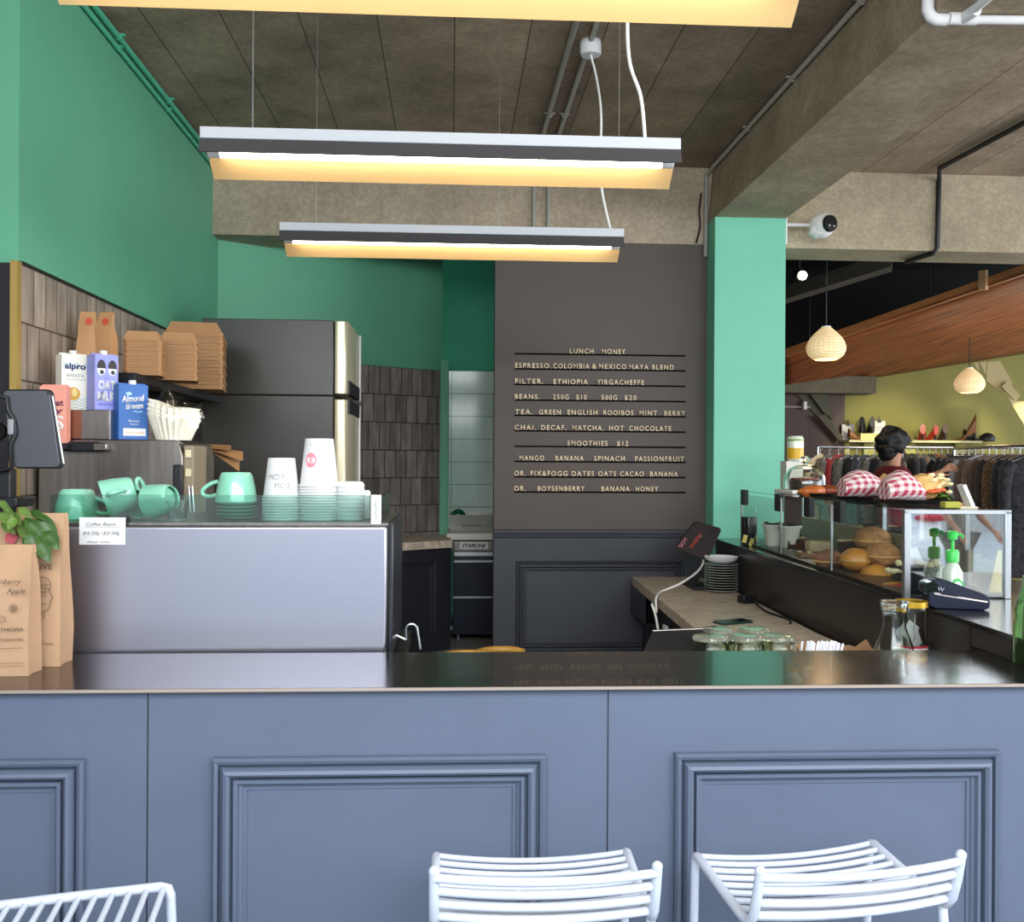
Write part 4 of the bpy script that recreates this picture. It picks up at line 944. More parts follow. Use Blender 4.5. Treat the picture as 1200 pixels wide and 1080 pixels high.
b = B(so); pts = [at(x, y, Y=ty-.012) for x, y in ((-8, 462), (8, 466), (9, 480), (16, 492), (18, 508), (12, 520), (14, 548), (-4, 552))]
b.tube(pts, .007, 10); b.build('clamp_arm', m_black, st)
b = B(so); q = at(13, 500, Y=ty-.014); b.cbox(q, (.018, .014, .048)); b.build('clamp_pad', mat('pad_grey', '#8f9093', .4), st, bevel=.004)
b = B(so); q = at(-4, 505, Y=ty-.01); b.lathe([(0, -.012), (.030, -.012), (.033, 0), (.030, .012), (0, .012)], q, 20, M=Matrix.Rotation(R(90), 4, 'X')); b.build('swivel', m_blackgloss, st)
b = B(so); q = at(1, 560, Y=2.97); b.box(q.x-.045, q.x+.035, 2.955, 3.0, 1.30, at(1, 549, Y=2.97).z); b.build('column', m_black, st, bevel=.004)
b = B(so); b.box(q.x-.03, at(27, 560, Y=2.97).x, 2.93, 3.05, 1.50, 1.53); b.box(q.x-.045, q.x+.035, 2.955, 3.0, 1.09, 1.30); b.build('base', m_black, st, bevel=.004)
b = B(so); b.box(q.x-.10, q.x+.06, 2.90, 3.06, 1.043, 1.09); b.build('foot', m_black, st, bevel=.006)

# ------------------------------------------------------------------ wire bar stools in front of the counter
m_stool = mat('white_powder_coat', '#c2c8d4', .4)
def stool(label, loc, rz, ext=0):
    o = thing('bar_stool', label, 'stool', loc, rz, 'white wire bar stools at the counter'); hw = .222
    ZS, ZB, YF, YR = .738, .843, .178+ext, -.085
    for s_ in (-1, 1):
        x = s_*hw
        b = B(); P = [Vector((x, -.160, ZB)), Vector((x, -.148, .79)), Vector((x, -.132, .742)), Vector((x, -.115, .722)), Vector((x, -.085, .716)), Vector((x, .0, .722)), Vector((x, .10+ext*.5, .732)), Vector((x, YF-.02, ZS)), Vector((x, YF-.005, ZS-.004)), Vector((x, YF, ZS-.02))]
        b.tube(P, .0105, 12); b.ball(P[0], .0112, 12, 8); b.build('side_rail', m_stool, o)
        b = B(); b.tube([(x, YF, ZS-.015), (x, YF+.03, 0.0)], .0100, 12); b.build('leg', m_stool, o)
        b = B(); b.tube([(x, -.10, .715), (x, -.20, 0.0)], .0100, 12); b.build('leg', m_stool, o)
    def rod(b, p0, p1, sag, r, n=10): b.tube([Vector(p0).lerp(Vector(p1), i/n)+Vector(sag)*(1-(2*i/n-1)**2) for i in range(n+1)], r, 10)
    b = B()
    for k in range(9 if not ext else 13):
        t = k/(8 if not ext else 12); y = YF-.014-t*(YF-.014+.085); z = ZS-(t*.021); rod(b, (-hw, y, z), (hw, y, z), (0, 0, -.016), .0066)
    b.build('seat', m_stool, o)
    b = B()
    for k in range(4):
        z = ZB-.013-k*.0305; y = -.160+.012*k*1.05; rod(b, (-hw, y, z), (hw, y, z), (0, -.020, -.004), .0092)
    b.build('backrest', m_stool, o)
    b = B(); b.tube([(-hw, YF+.018, .30), (hw, YF+.018, .30)], .009, 10); b.tube([(-hw, -.157, .30), (hw, -.157, .30)], .009, 10)
    for s_ in (-1, 1): b.tube([(s_*hw, YF+.018, .30), (s_*hw, -.157, .30)], .008, 10)
    b.build('footrest', m_stool, o)
    return o
stool('white wire bar stool in the middle, square on to the counter', (.193, 2.01, 0), R(0))
stool('white wire bar stool at right, turned slightly, its seat front left leg in view', (.815, 2.005, 0), R(7))
stool('white wire bar stool at left, turned sideways so its rods run towards the viewer', (-.905, 1.79, 0), R(-84), .16)

# ------------------------------------------------------------------ bentwood chairs behind the counter
def bentchair(px, Y, label, wpx, ytop):
    c_ = at(px, ytop, Y=Y); r = wpx/2*Y/F_PX
    o = thing('bentwood_chair', label, 'chair', (c_.x, Y, 0), 0, 'amber bentwood chairs behind the counter')
    zt_ = c_.z; b = B(); b.tube([(r*math.cos(R(a_)), -r*.55*math.sin(R(a_)), zt_-.012-.02*abs(math.cos(R(a_)))**3) for a_ in range(0, 181, 12)], .016, 12); b.build('top_rail', m_wood, o)
    for s_ in (-1, 1):
        b = B(); b.tube([(s_*r*.95, 0, zt_-.03), (s_*r*.9, .05, .45), (s_*r*.92, 0.02, 0)], .013, 10); b.build('leg', m_wood, o)
        b = B(); b.tube([(s_*r*.8, .40, .45), (s_*r*.86, .44, 0)], .013, 10); b.build('leg', m_wood, o)
    b = B(); b.lathe([(0, -.02), (r*.98, -.02), (r*1.02, 0), (r*.98, .012), (0, .004)], (0, .22, .45), 28); b.build('seat', m_wood, o)
    return o
bentchair(587, 4.3, 'amber bentwood chair, its whole curved top rail above the counter edge', 50, 755)
bentchair(545, 3.95, 'amber bentwood chair, lower, with only a sliver of rail showing', 50, 759.5)

# ------------------------------------------------------------------ things on the ledge behind the counter
LZ = .9705
def jar(px, Y, label):
    o = thing('glass_jar', label, 'jar', (at(px, 745, Y=Y).x, Y, LZ), 0, 'squat glass jars behind the counter edge')
    k = .0575
    b = B(); b.lathe([(0, .0), (k*.62, .0), (k*.74, .006), (k*.95, .05), (k*1.0, .092), (k*.97, .108), (k*.84, .116), (k*.84, .122), (k*.79, .122), (k*.79, .115), (k*.92, .106), (k*.95, .09), (k*.90, .05), (k*.70, .010), (0, .008)], (0, 0, 0), 36, cap=False); b.build('body', mat('jar_glass', '#e9f2e6', .03, trans=1, ior=1.3), o)
    b = B(); b.lathe([(k*.77, .1225), (k*.92, .1225), (k*.95, .127), (k*.90, .134), (k*.74, .137), (0, .136)], (0, 0, 0), 36); b.build('lid', mat('jar_lid_glass', '#dfe3cf', .06, trans=.85, ior=1.4), o)
    return o
jar(832, 2.90, 'glass jar at the left end of the front row behind the counter')
jar(874, 2.90, 'glass jar in the middle of the front row behind the counter')
jar(911, 2.90, 'glass jar at the right end of the front row, beside the straws')
jar(840, 3.02, 'glass jar in the second row, behind the leftmost front jar')
jar(884, 3.02, 'glass jar in the second row, behind the middle front jar')
sh = thing('straw_holder', 'white open holder packed with the paper straws', 'holder', (at(958, 760, Y=2.93).x, 2.93, LZ))
b = B(); b.rings([[(-.06, -.03, .0), (.062, -.03, 0), (.062, .03, 0), (-.06, .03, 0)], [(-.064, -.033, .055), (.066, -.033, .055), (.066, .033, .055), (-.064, .033, .055)], [(-.062, -.031, .055), (.064, -.031, .055), (.064, .031, .055), (-.062, .031, .055)], [(-.058, -.028, .004), (.06, -.028, .004), (.06, .028, .004), (-.058, .028, .004)]]); b.sm = False; b.build('box', m_whitep, sh)
s0 = None; rnd = random.Random(3); c0_ = sh.location
for i in range(34):
    x, y = -.054+.0068*(i % 17)+rnd.uniform(-.001, .001), (-.018 if i < 17 else .012)+rnd.uniform(-.006, .006); L_ = (c0_.x+x, c0_.y+y, LZ+.005)
    if s0 is None:
        s0 = thing('paper_straw', 'white paper straw bundled upright between the jars and the carafe', 'straw', L_, 0, 'white paper straws')
        b = B(); b.lathe([(.0040, 0), (.0040, .100), (.0032, .100), (.0032, .0)], (0, 0, 0), 10, cap=False); b.build('straw', mat('straw_white', '#eceaf0', .6), s0); q = s0
    else: q = dup(s0, L_)
    q.rotation_euler = (rnd.uniform(-.05, .05), .16+rnd.uniform(-.07, .07), 0); q.location.z += rnd.uniform(0, .006)
cf = thing('carafe', 'clear glass carafe with a flared rim behind the counter', 'carafe', (at(1041, 750, Y=2.97).x, 2.93, LZ))
b = B(); b.lathe([(0, .0), (.058, 0), (.066, .01), (.066, .05), (.056, .10), (.036, .155), (.034, .18), (.043, .232), (.046, .236), (.040, .236), (.031, .185), (.0325, .155), (.052, .10), (.062, .05), (.062, .014), (0, .008)], (0, 0, 0), 40, cap=False); b.build('glass', m_clear, cf)
nj = thing('napkin_jar', 'glass jar stuffed with folded white notes, ochre lid band on top', 'jar', (at(1073, 750, Y=3.05).x-.012, 3.06, LZ))
b = B(); b.lathe([(0, 0), (.052, 0), (.054, .01), (.054, .19), (.048, .215), (.0475, .215), (.051, .19), (.051, .012), (0, .006)], (0, 0, 0), 32, cap=False); b.build('glass', m_clear, nj)
b = B(); b.lathe([(.049, .200), (.0525, .2), (.0525, .219), (.049, .219)], (0, 0, 0), 32, cap=False); b.build('lid_band', mat('ochre_lid', '#c59a2c', .3, .5), nj)
for i in range(7):
    b = B(); M = Matrix.Rotation(R(-40+i*47), 4, 'Z') @ Matrix.Rotation(R(30+13*(i % 3)), 4, 'Y'); b.cbox((.014*math.cos(i*2.1), .014*math.sin(i*2.1), .05+.014*i), (.055, .0015, .05), M=M); b.build('folded_note', m_whitep, nj)
b = B(); b.lathe([(.0545, .0), (.0548, .07), (.0546, .074)], (0, 0, 0), 32, cap=False); lb = b.build('paper_label', m_whitep, nj)
b = B(); b.lathe([(.0551, .068), (.0551, .076)], (0, 0, 0), 32, cap=False); b.build('label_stripe', mat('red_stripe', '#b3243a', .6), lb)
# dark tablet lying tilted at the ledge end
q = [at(*p_, Y=y_) for p_, y_ in (((752, 770), 2.86), ((826, 770), 2.86), ((834, 739), 3.02), ((765, 742), 3.02))]
b = B(q[0]); b.prism(q, (0, .004, .009)); tg = thing('payment_tablet', 'black tablet propped at a slant by the jars behind the counter', 'tablet', q[0]); b.build('body', m_black, tg, bevel=.002)
b = B(q[0]); b.tube([q[3]+Vector((0, .004, .006)), q[2]+Vector((0, .004, .006))], .0055, 8); b.build('edge', m_dsteel, tg)
b = B(q[0]); cc = sum(q, Vector())/4; b.prism([cc+(p_-cc)*.9+Vector((0, -.0015, .0)) for p_ in q], (0, .002, .003)); b.build('screen', m_blackgloss, tg)
b = B(q[0]); b.prism([cc+Vector((-.03, .004, 0)), cc+Vector((.03, .004, 0)), (cc.x+.03, 3.05, LZ), (cc.x-.03, 3.05, LZ)], (0, .01, 0)); b.build('prop', m_black, tg)

# ------------------------------------------------------------------ worktop
WZ = .9005
p0 = (1.567, 5.36, WZ); first = None
m_plate = mat('dark_plate', '#3a3b3e', .25); m_platerim = mat('plate_rim', '#c9c4bb', .35)
for k in range(11):
    L_ = (p0[0]+.001*math.sin(k*2), p0[1], WZ+k*.0148)
    if first is None:
        first = thing('plate', 'dark plate with a pale rim in the stack on the worktop', 'plate', L_, 0, 'dark plates stacked on the worktop')
        b = B(); b.lathe([(0, 0), (.060, 0), (.088, .008), (.0945, .0118), (.0915, .0118), (.060, .0045), (0, .0040)], (0, 0, 0), 44, cap=False); b.build('plate', m_plate, first)
        b = B(); b.lathe([(.0945, .0118), (.0962, .0128), (.0955, .0142), (.0915, .0122)], (0, 0, 0), 44, cap=False); b.build('rim', m_platerim, first)
    else: dup(first, L_)
bw = thing('bowl', 'white shallow bowl on top of the dark plate stack', 'bowl', (p0[0], p0[1], WZ+11*.0148+.001))
b = B(); b.lathe([(0, 0), (.055, 0), (.088, .020), (.098, .040), (.094, .040), (.084, .022), (.05, .006), (0, .005)], (0, 0, 0), 44, cap=False); b.build('bowl', m_whitep, bw)
# point of sale screen on its foot
q = [at(*p_, Y=y_) for p_, y_ in (((791, 642), 5.50), ((829, 657), 5.42), ((846, 620), 5.48), ((814, 611), 5.56))]
po = Vector((sum(p_.x for p_ in q)/4, 5.55, WZ))
ps = thing('sales_screen', 'dark sales screen tilted on a black foot at the worktop far end', 'screen', po)
b = B(po); b.prism(rrect(q, .02), (.004, .02, .006)); b.build('screen', mat('screen_dark', '#2a1d20', .5, var=.3, scale=14), ps, bevel=.003)
cc = sum(q, Vector())/4; ux = (q[3]-q[0]).normalized(); uy = (q[1]-q[0]).normalized()
for t_, du, dv_, wd, mt_ in (('SOY', .02, .03, .07, m_pink), ('SHEEN', .04, .085, .11, m_red), ('GREEN', .13, .10, .055, m_mint)):
    b = B(po); b.text(t_, q[0]+ux*du+uy*dv_+Vector((0, -.003, 0)), wd, .022, ux, -uy, ext=.0006); b.build('screen_lettering', mt_, ps, smooth=False)
b = B(po); b.tube([cc+Vector((.01, .02, -.01)), cc+Vector((.045, .02, -.07)), (po.x+.06, 5.5, WZ+.012)], .009, 10); b.build('neck', m_black, ps)
b = B(po); b.box(po.x-.06, po.x+.06, 5.40, 5.66, WZ, WZ+.02); b.prism([(po.x-.06, 5.40, WZ+.02), (po.x-.06, 5.66, WZ+.02), (po.x+.055, 5.66, WZ+.10), (po.x+.055, 5.62, WZ+.10)], (.012, 0, 0)); b.build('foot', m_black, ps, bevel=.003)
cable('white_cable', [cc+Vector((.035, .0, -.03)), at(822, 664, Y=5.45), at(800, 682, Y=5.3), (1.21, 5.3, WZ+.012), (1.15, 5.15, WZ+.014), (1.118, 5.06, WZ-.005), (1.108, 5.0, WZ-.06), at(764, 708, Y=4.97), at(768, 720, Y=4.95), at(772, 742, Y=4.9)], .0065, m_cable, 'white cable looping from the sales screen over the worktop edge')
ph = thing('phone', 'dark green cased phone lying on the speckled worktop', 'phone', (1.317, 4.31, WZ), R(24))
b = B(); b.prism(rrect([Vector((-.09, -.042, 0)), Vector((.09, -.042, 0)), Vector((.09, .042, 0)), Vector((-.09, .042, 0))], .014), (0, 0, .010)); b.build('case', mat('dark_green_case', '#1f3d33', .4), ph, bevel=.002)
b = B(); b.prism(rrect([Vector((-.084, -.037, .0095)), Vector((.084, -.037, .0095)), Vector((.084, .037, .0095)), Vector((-.084, .037, .0095))], .012), (0, 0, .0012)); b.build('screen', m_blackgloss, ph)
pb = thing('power_adapter', 'small black power adapter at the foot of the service counter', 'adapter', (1.585, 4.92, WZ), R(20))
b = B(); b.box(-.05, .04, -.03, .03, 0, .042); b.build('body', m_black, pb, bevel=.006)
cable('black_cable', [(1.60, 4.88, WZ+.02), (1.575, 4.6, WZ+.006), (1.60, 4.35, WZ+.006), (1.53, 4.1, WZ+.006), (1.59, 3.75, WZ+.006), (1.50, 3.6, WZ+.006)], .006, m_black, 'thin black cable running along the worktop from the adapter')
bd = thing('serving_board', 'speckled board lying on the near end of the worktop', 'board', (1.43, 3.9, WZ))
b = B(); b.prism([(-.20, .22, 0), (-.10, -.22, 0), (.14, -.18, 0), (.13, .24, 0)], (0, 0, .022)); b.build('board', m_gran, bd, bevel=.002)
kp = at(985, 752, Y=3.35)
kb = thing('kraft_sheet', 'crumpled kraft paper on the worktop beside the straws', 'paper', (1.42, 3.38, WZ))
b = B(); V = []
for i in range(7):
    V.append([b.v((-.16+.055*i, -.13+.05*j, .055+.03*noise.noise(Vector((i*.6, j*.6, 2)))+.02*math.sin(i*1.3+j))) for j in range(6)])
for r0, r1 in zip(V, V[1:]):
    for k in range(5): b.bm.faces.new((r0[k], r0[k+1], r1[k+1], r1[k]))
b.build('sheet', m_kraft, kb, smooth=False).modifiers.new('thickness', 'SOLIDIFY').thickness = .002
b = B(); b.box(-.10, .06, -.08, .06, 0, .05); b.build('box', m_kraft2, kb)
dk = thing('drawer_latch', 'small white switch plate on the worktop side', 'switch', (1.16, 5.0, .74))
b = B(); b.box(-.012, .004, -.05, .03, -.05, .03); b.build('plate', m_whitep, dk, bevel=.003)

# ------------------------------------------------------------------ glass display case on the service counter
CA = R(-3.04); CO = Vector((1.625, 3.28, 1.1655)); CW, CD, CH = .385, 2.30, .315
def cl(px, py, Y, lift=None):
    """photo point at depth Y, in the case's own coordinates"""
    p_ = at(px, py, Y=Y); q_ = Matrix.Rotation(-CA, 4, 'Z') @ (p_-CO); return q_
dc = thing('display_case', 'long glass display case of pastries on the dark service counter', 'display case', CO, CA)
m_base = mat('case_base', '#1f1e1d', .3)
b = B(); b.box(.006, CW-.006, .01, CD, 0, .012); b.build('base_tray', m_base, dc)
def post(x0, x1, y0, y1, z0, z1, mt, nm): b = B(); b.box(x0, x1, y0, y1, z0, z1); return b.build(nm, mt, dc, bevel=.0015)
for x in (0, CW-.022): post(x, x+.022, -.012, .012, 0, CH, m_alu, 'post')
post(0, CW, -.012, .010, CH-.012, CH+.004, m_alu, 'top_bar')
for x in (0, CW-.012): post(x, x+.012, CD-.012, CD, 0, CH, m_alu, 'post')
b = B(); b.box(.022, CW-.022, -.003, .003, .006, CH-.012); b.build('end_pane', m_mirror, dc)['label'] = 'bright glass end pane reflecting the street'
for (y0, y1) in ((.02, .74), (.75, 1.48), (1.49, CD-.015)):
    b = B(); b.box(.002, .007, y0, y1, .012, CH-.02); b.build('side_pane', m_glass, dc)
    b = B(); b.box(CW-.012, CW-.006, y0, y1, .16, CH-.012); b.build('rear_pane', m_glass, dc)
    post(.0, .009, y1, y1+.008, .012, CH-.015, m_alu, 'pane_edge')
b = B(); b.box(.0, CW, .012, .24, CH-.004, CH+.002); b.build('top_pane', m_glass, dc)
b = B(); b.box(.0, CW, .24, CD, CH-.006, CH+.002); b.build('top_panel', m_glass, dc)
b = B(); b.box(CW-.02, CW-.006, .26, CD-.02, .012, .16); b.build('reflected_band', mat('reflected_band_beige', '#9a9276', .5), dc)  # olive-beige reflection built as a solid band
for y in (.62, 1.02, 1.50, CD-.10):
    b = B(); b.box(-.004, .022, y, y+.085, CH-.085, CH+.006); b.build('clip', m_black, dc, bevel=.002)
for y in (.26, .66, 1.05): 
    b = B(); b.box(CW-.03, CW-.012, y, y+.012, .15, CH-.006); b.build('rear_frame', m_alu, dc)
b = B(); b.box(CW-.03, CW-.012, .26, 1.06, CH-.022, CH-.008); b.build('rear_frame', m_alu, dc)
# --- food inside
m_gold_b = mat('golden_bun', '#cf8c3c', .35, var=.3, scale=14); m_crust = mat('crusty_bun', '#a8784a', .7, var=.4, scale=34, bump=.6, bscale=60)
m_sugar = mat('sugared_bun', '#b07a4c', .75, var=.35, scale=40, bump=.4, bscale=90); m_dustbun = mat('dusted_bun', '#8f5f42', .75, var=.5, scale=30, bump=.3, bscale=70)
m_cake = mat('loaf_crumb', '#9c7650', .8, var=.4, scale=40, bump=.5, bscale=60); m_choc = mat('chocolate', '#3a251c', .5, var=.3, scale=20)
m_nut = mat('pale_nuts', '#d8c396', .7, var=.2, scale=30)
def bun(label, px, py, Y, r, mt, hole=False, sq=.72, seed=1, name='doughnut'):
    p_ = at(px, py, Y=Y); o = thing(name, label, 'pastry', p_, R(seed*40), 'buns and doughnuts in the display case')
    b = B(); b.ball((0, 0, 0), (r, r*.96, r*sq), 26, 16, .10, seed); b.build('bun', mt, o)
    b = B(); b.tube([(r*.985*math.cos(a_), r*.945*math.sin(a_), -.004) for a_ in [2*PI*i/24 for i in range(24)]], r*.06, 8, True); b.build('pale_band', mat('pale_band', '#d8a860', .5), o)
    return o
def fw(px, py, Y): return at(px, py, Y=Y)
bun('golden glazed doughnut at the left front of the pile', 1003, 655, 4.02, .070, m_gold_b, seed=1)
bun('sugared doughnut lying on top of the front of the pile', 1034, 650, 3.98, .076, m_sugar, seed=2)
bun('crusty crumbed bun at the very top of the pile', 1022, 632, 4.22, .084, m_crust, seed=3)
bun('golden doughnut at the bottom front of the pile', 1027, 674, 3.90, .066, m_gold_b, seed=4)
bun('dark doughnut dusted with sugar, left of the golden one', 972, 656, 4.22, .068, m_dustbun, seed=5)
for i, (px, py, Y) in enumerate(((1049, 690, 3.55), (1068, 694, 3.50))):
    p_ = at(px, py, Y=Y); o = thing('roll', ['filled bread roll behind the silver corner post', 'filled bread roll just right of the silver corner post'][i], 'pastry', p_, R(30*i))
    b = B(); b.ball((0, 0, 0), (.06, .035, .028), 22, 14, .15, i+7); b.build('bread', m_gold_b, o)
    b = B(); b.ball((.0, -.012, .012), (.05, .03, .012), 18, 10, .4, i+9); b.build('filling', mat('tomato_filling', '#a8432a', .5), o)
pt = thing('cake_plate', 'dark plate of nutty bites under a paper napkin behind the end pane', 'plate', fw(1078, 668, 3.45))
b = B(); b.lathe([(0, -.006), (.06, -.006), (.085, .006), (.08, .008), (.05, 0), (0, 0)], (0, 0, 0), 30, cap=False); b.build('plate', m_black, pt)
b = B(); b.prism([(-.05, .02, .008), (.035, .03, .008), (.0, .03, .085), (-.045, .02, .075)], (.004, .003, 0)); b.build('napkin', m_whitep, pt)
b = B(); b.lathe([(.03, -.075), (.034, -.006)], (0, 0, 0), 20); b.build('stand', m_black, pt)
rnd = random.Random(5)
for i in range(9):
    p_ = fw(1062+rnd.uniform(-10, 38), 660+rnd.uniform(-2, 2), 3.42); o = tag(B().ball(p_, (.014, .012, .011), 12, 8, .3, i).build('nut_bite', m_nut, loc=(0, 0, 0)), 'pale nutty bite on the dark plate behind the end pane', 'sweet', 'nutty bites in the display case')
for i in range(4):
    p_ = fw(1041+6*i, 668+1.2*(i % 2), 3.70); tag(B().ball(p_, (.015, .013, .012), 12, 8, .2, i+20).build('fudge_cube', mat('cream_fudge', '#e8dcae', .6), loc=(0, 0, 0)), 'cream coloured sweet beside the silver corner post', 'sweet', 'cream sweets by the corner post')
lf = [(958, 655, 4.62, .15, m_cake, 'nut loaf slab, longest, in front in the case', (.20, .10, .065)), (926, 652, 4.95, .1, m_choc, 'dark chocolate cake block beside the white pots', (.10, .09, .055)),
      (960, 640, 4.95, .1, m_nut, 'pale crumbed cake piece behind the nut loaf', (.13, .09, .06)), (934, 638, 5.12, .1, m_choc, 'dark cake topped with crumbs behind the pale piece', (.13, .09, .07)), (993, 642, 4.6, .1, m_choc, 'dark slice leaning behind the golden doughnut', (.08, .07, .07))]
for px, py, Y, r, mt_, lab, sz in lf:
    p_ = fw(px, py, Y); o = thing('cake_slice', lab, 'cake', p_, R(-3))
    b = B(); b.cbox((0, 0, 0), sz); b.build('cake', mt_, o, bevel=.008)
    b = B()
    for i in range(7): b.ball((rnd.uniform(-.4, .4)*sz[0], rnd.uniform(-.4, .4)*sz[1], sz[2]*.5), (.012, .010, .008), 10, 6, .3, i)
    b.build('topping', m_nut if mt_ is not m_nut else m_cake, o)
for i, (px, py, lab) in enumerate(((906, 630, 'white pot with dark herbs, left of the pair in the case'), (926, 634, 'white pot with dark herbs, right of the pair in the case'))):
    Y = 5.22-.1*i; p_ = at(px, py, Y=Y); h_ = .122; o = thing('herb_pot', lab, 'pot', (p_.x, Y, CO.z+.0125))
    b = B(); b.lathe([(0, 0), (.040, 0), (.056, h_-.012), (.064, h_-.012), (.064, h_), (.054, h_), (.045, .02), (0, .02)], (0, 0, 0), 30, cap=False); b.build('pot', mat('enamel_white', '#e6e2d6', .35), o)
    b = B()
    for k in range(16):
        a_ = k*2.4; leaf(b, (.02*math.cos(a_), .02*math.sin(a_), h_-.01), (math.cos(a_), math.sin(a_), .6+.4*math.sin(k)), (0, 0, 1), .045, .026)
    b.build('herbs', mat('dark_herb', '#33462a', .6), o, smooth=True, rec=False)
for i, (px, py) in enumerate(((873, 631), (881, 635))):
    p_ = at(px, py, Y=5.35); o = tag(B().cbox(p_, (.030, .003, .045), M=Matrix.Rotation(R(14), 4, 'Y') @ Matrix.Rotation(R(-60), 4, 'Z')).build('price_tag', mat('yellow_card', '#e4d67a', .6), loc=(0, 0, 0)), ['yellow price tag nearest the far end of the case', 'second yellow price tag from the far end of the case'][i], 'tag')
jd = thing('dark_jar', 'tall dark jar at the far end of the case', 'jar', (at(874, 615, Y=5.5).x+.01, 5.47, CO.z+.0125))
b = B(); b.lathe([(0, 0), (.045, 0), (.047, .14), (.044, .15), (0, .15)], (0, 0, 0), 28); b.build('contents', m_blackgloss, jd)
b = B(); b.lathe([(.048, 0), (.049, .20), (.050, .212)], (0, 0, 0), 28, cap=False); b.build('glass', m_glass, jd)
tg_ = thing('tongs', 'black serving tongs lying by the price tags in the case', 'tongs', at(893, 643, Y=5.2))
b = B(); o_ = at(893, 643, Y=5.2); b.tube([o_+Vector((-.03, .06, 0)), o_, o_+Vector((.05, -.1, -.005))], .006, 8); b.tube([o_+Vector((-.01, .07, .01)), o_+Vector((.012, 0, .012)), o_+Vector((.055, -.1, -.003))], .006, 8)
for v in b.bm.verts: v.co -= o_
b.build('tong_arms', m_black, tg_)
# --- on top of the case
TZC = CO.z+CH+.003
def tray(label, p, w_, d, rz=0):
    o = thing('tray', label, 'tray', p, rz, 'black trays on top of the display case')
    b = B(); b.rings([[Vector((x*w_/2*f, y*d/2*f, z)) for x, y in [(math.cos(2*PI*i/36), math.sin(2*PI*i/36)) for i in range(36)]] for f, z in ((.86, 0), (1, .016), (.97, .016), (.85, .003))]); b.build('tray', m_black, o); return o
m_ging = check('gingham_paper', '#f3e9e6', '#b83550', .030)
def sandwich(label, p, sx_, rz, seed, open_end):
    o = thing('wrapped_sandwich', label, 'sandwich', p, rz)
    b = B(); rr = []
    for k in range(15):
        t = k/14; x = -sx_/2+sx_*t; hgt = .045+.095*math.sin(PI*min(1, .15+t*.75))**1.1*(1-.25*t); wd = .055+.035*math.sin(PI*(.15+.7*t)); ring = []
        for i in range(20):
            a_ = 2*PI*i/20; q_ = Vector((x, wd*math.cos(a_), max(0, hgt*.5+hgt*.5*math.sin(a_)))); nz = noise.noise(q_*16+Vector((seed*4, 0, 0))); ring.append(q_*1+Vector((nz*.010, nz*.008, abs(nz)*.010)))
        rr.append(ring)
    b.rings(rr); b.build('paper_wrap', m_ging, o)
    b = B(); b.ball((sx_*.50, 0, .060), ((.05, .06, .046) if not open_end else (.085, .072, .055)), 22, 14, .25, seed); b.build('bread', mat('baguette', '#d9ab68', .6, var=.2, scale=20), o)
    if open_end:
        b = B(); m_let = mat('lettuce', '#7d9a3e', .5, var=.4, scale=40)
        for k in range(14):
            a_ = k*1.9; leaf(b, (sx_*.52+.05+.02*math.cos(a_), .04*math.sin(a_)-.02, .022+.01*math.sin(k)), (1+.3*math.cos(a_), .8*math.sin(a_), .1+.3*math.sin(k*1.3)), (0, 0, 1), .05, .04)
        b.build('lettuce', m_let, o, smooth=True, rec=False)
        b = B()
        for k in range(26): b.ball((sx_*.50+.02+.075*rnd.uniform(0, 1), rnd.uniform(-.075, .04), .05+rnd.uniform(-.01, .065)), (.016, .013, .008), 10, 6, .5, k)
        b.build('egg_filling', mat('egg_filling', '#ead9a4', .6, var=.2, scale=30), o)
        b = B()
        for k in range(3): b.ball((sx_*.60+.02*k, -.070, .045+.004*k), (.02, .012, .009), 12, 8, .3, k)
        b.build('tomato', mat('tomato', '#cf5a2a', .4), o)
    return o
def ontop(px, Y): return Vector((at(px, 580, Y=Y).x, Y, TZC))
p1 = ontop(1072, 3.85); tray('black oval tray under the opened gingham sandwich, nearest the end', p1, .34, .26, R(-5))
sandwich('opened gingham-wrapped sandwich with egg and lettuce spilling out', p1+Vector((-.055, 0, .005)), .155, R(-4), 3, True)
p2 = ontop(1014, 4.18); tray('black oval tray under the closed gingham sandwich', p2, .29, .26, R(-5))
sandwich('gingham-wrapped sandwich with its bread end peeping out, middle of the case top', p2+Vector((-.01, .0, .005)), .20, R(-6), 6, False)
p3 = ontop(962, 4.62); tray('black tray of croissants beside the glass dome', p3, .24, .24)
for i, (dx, dy, rz, lab) in enumerate(((-.05, -.04, 20, 'glazed croissant at the front of the tray by the glass dome'), (.05, .03, -30, 'darker croissant at the back of the tray, against the gingham wrap'))):
    o = thing('croissant', lab, 'pastry', p3+Vector((dx, dy, .024)), R(rz)); b = B(); P = [Vector((.075*math.sin(R(a_)), .035*(1-math.cos(R(a_))), 0)) for a_ in range(-80, 81, 10)]
    b.tube(P, [.006+.026*math.cos(R(a_*1.05))*(1+.12*math.cos(R(a_*9))) for a_ in range(-80, 81, 10)], 14); b.build('pastry', mat('croissant_glaze', '#b5622a' if i == 0 else '#7d3a22', .3, var=.3, scale=20), o)
p4 = ontop(943, 4.95)
ck = thing('cake_stand', 'white board under the glass cake dome', 'cake stand', p4)
b = B(); b.box(-.12, .14, -.14, .14, 0, .022); b.build('board', mat('white_board', '#e8e4dc', .4), ck, bevel=.006)
cd_ = thing('cake_dome', 'glass cake dome with a round knob on the display case', 'cake dome', p4+Vector((.0, .0, .0225)))
b = B(); b.lathe([(.110, 0), (.112, .03), (.104, .075), (.082, .112), (.045, .130), (.0, .134), (.0, .129), (.043, .125), (.078, .108), (.099, .073), (.107, .03), (.105, 0)], (0, 0, 0), 40, cap=False); b.build('dome', m_clear, cd_)
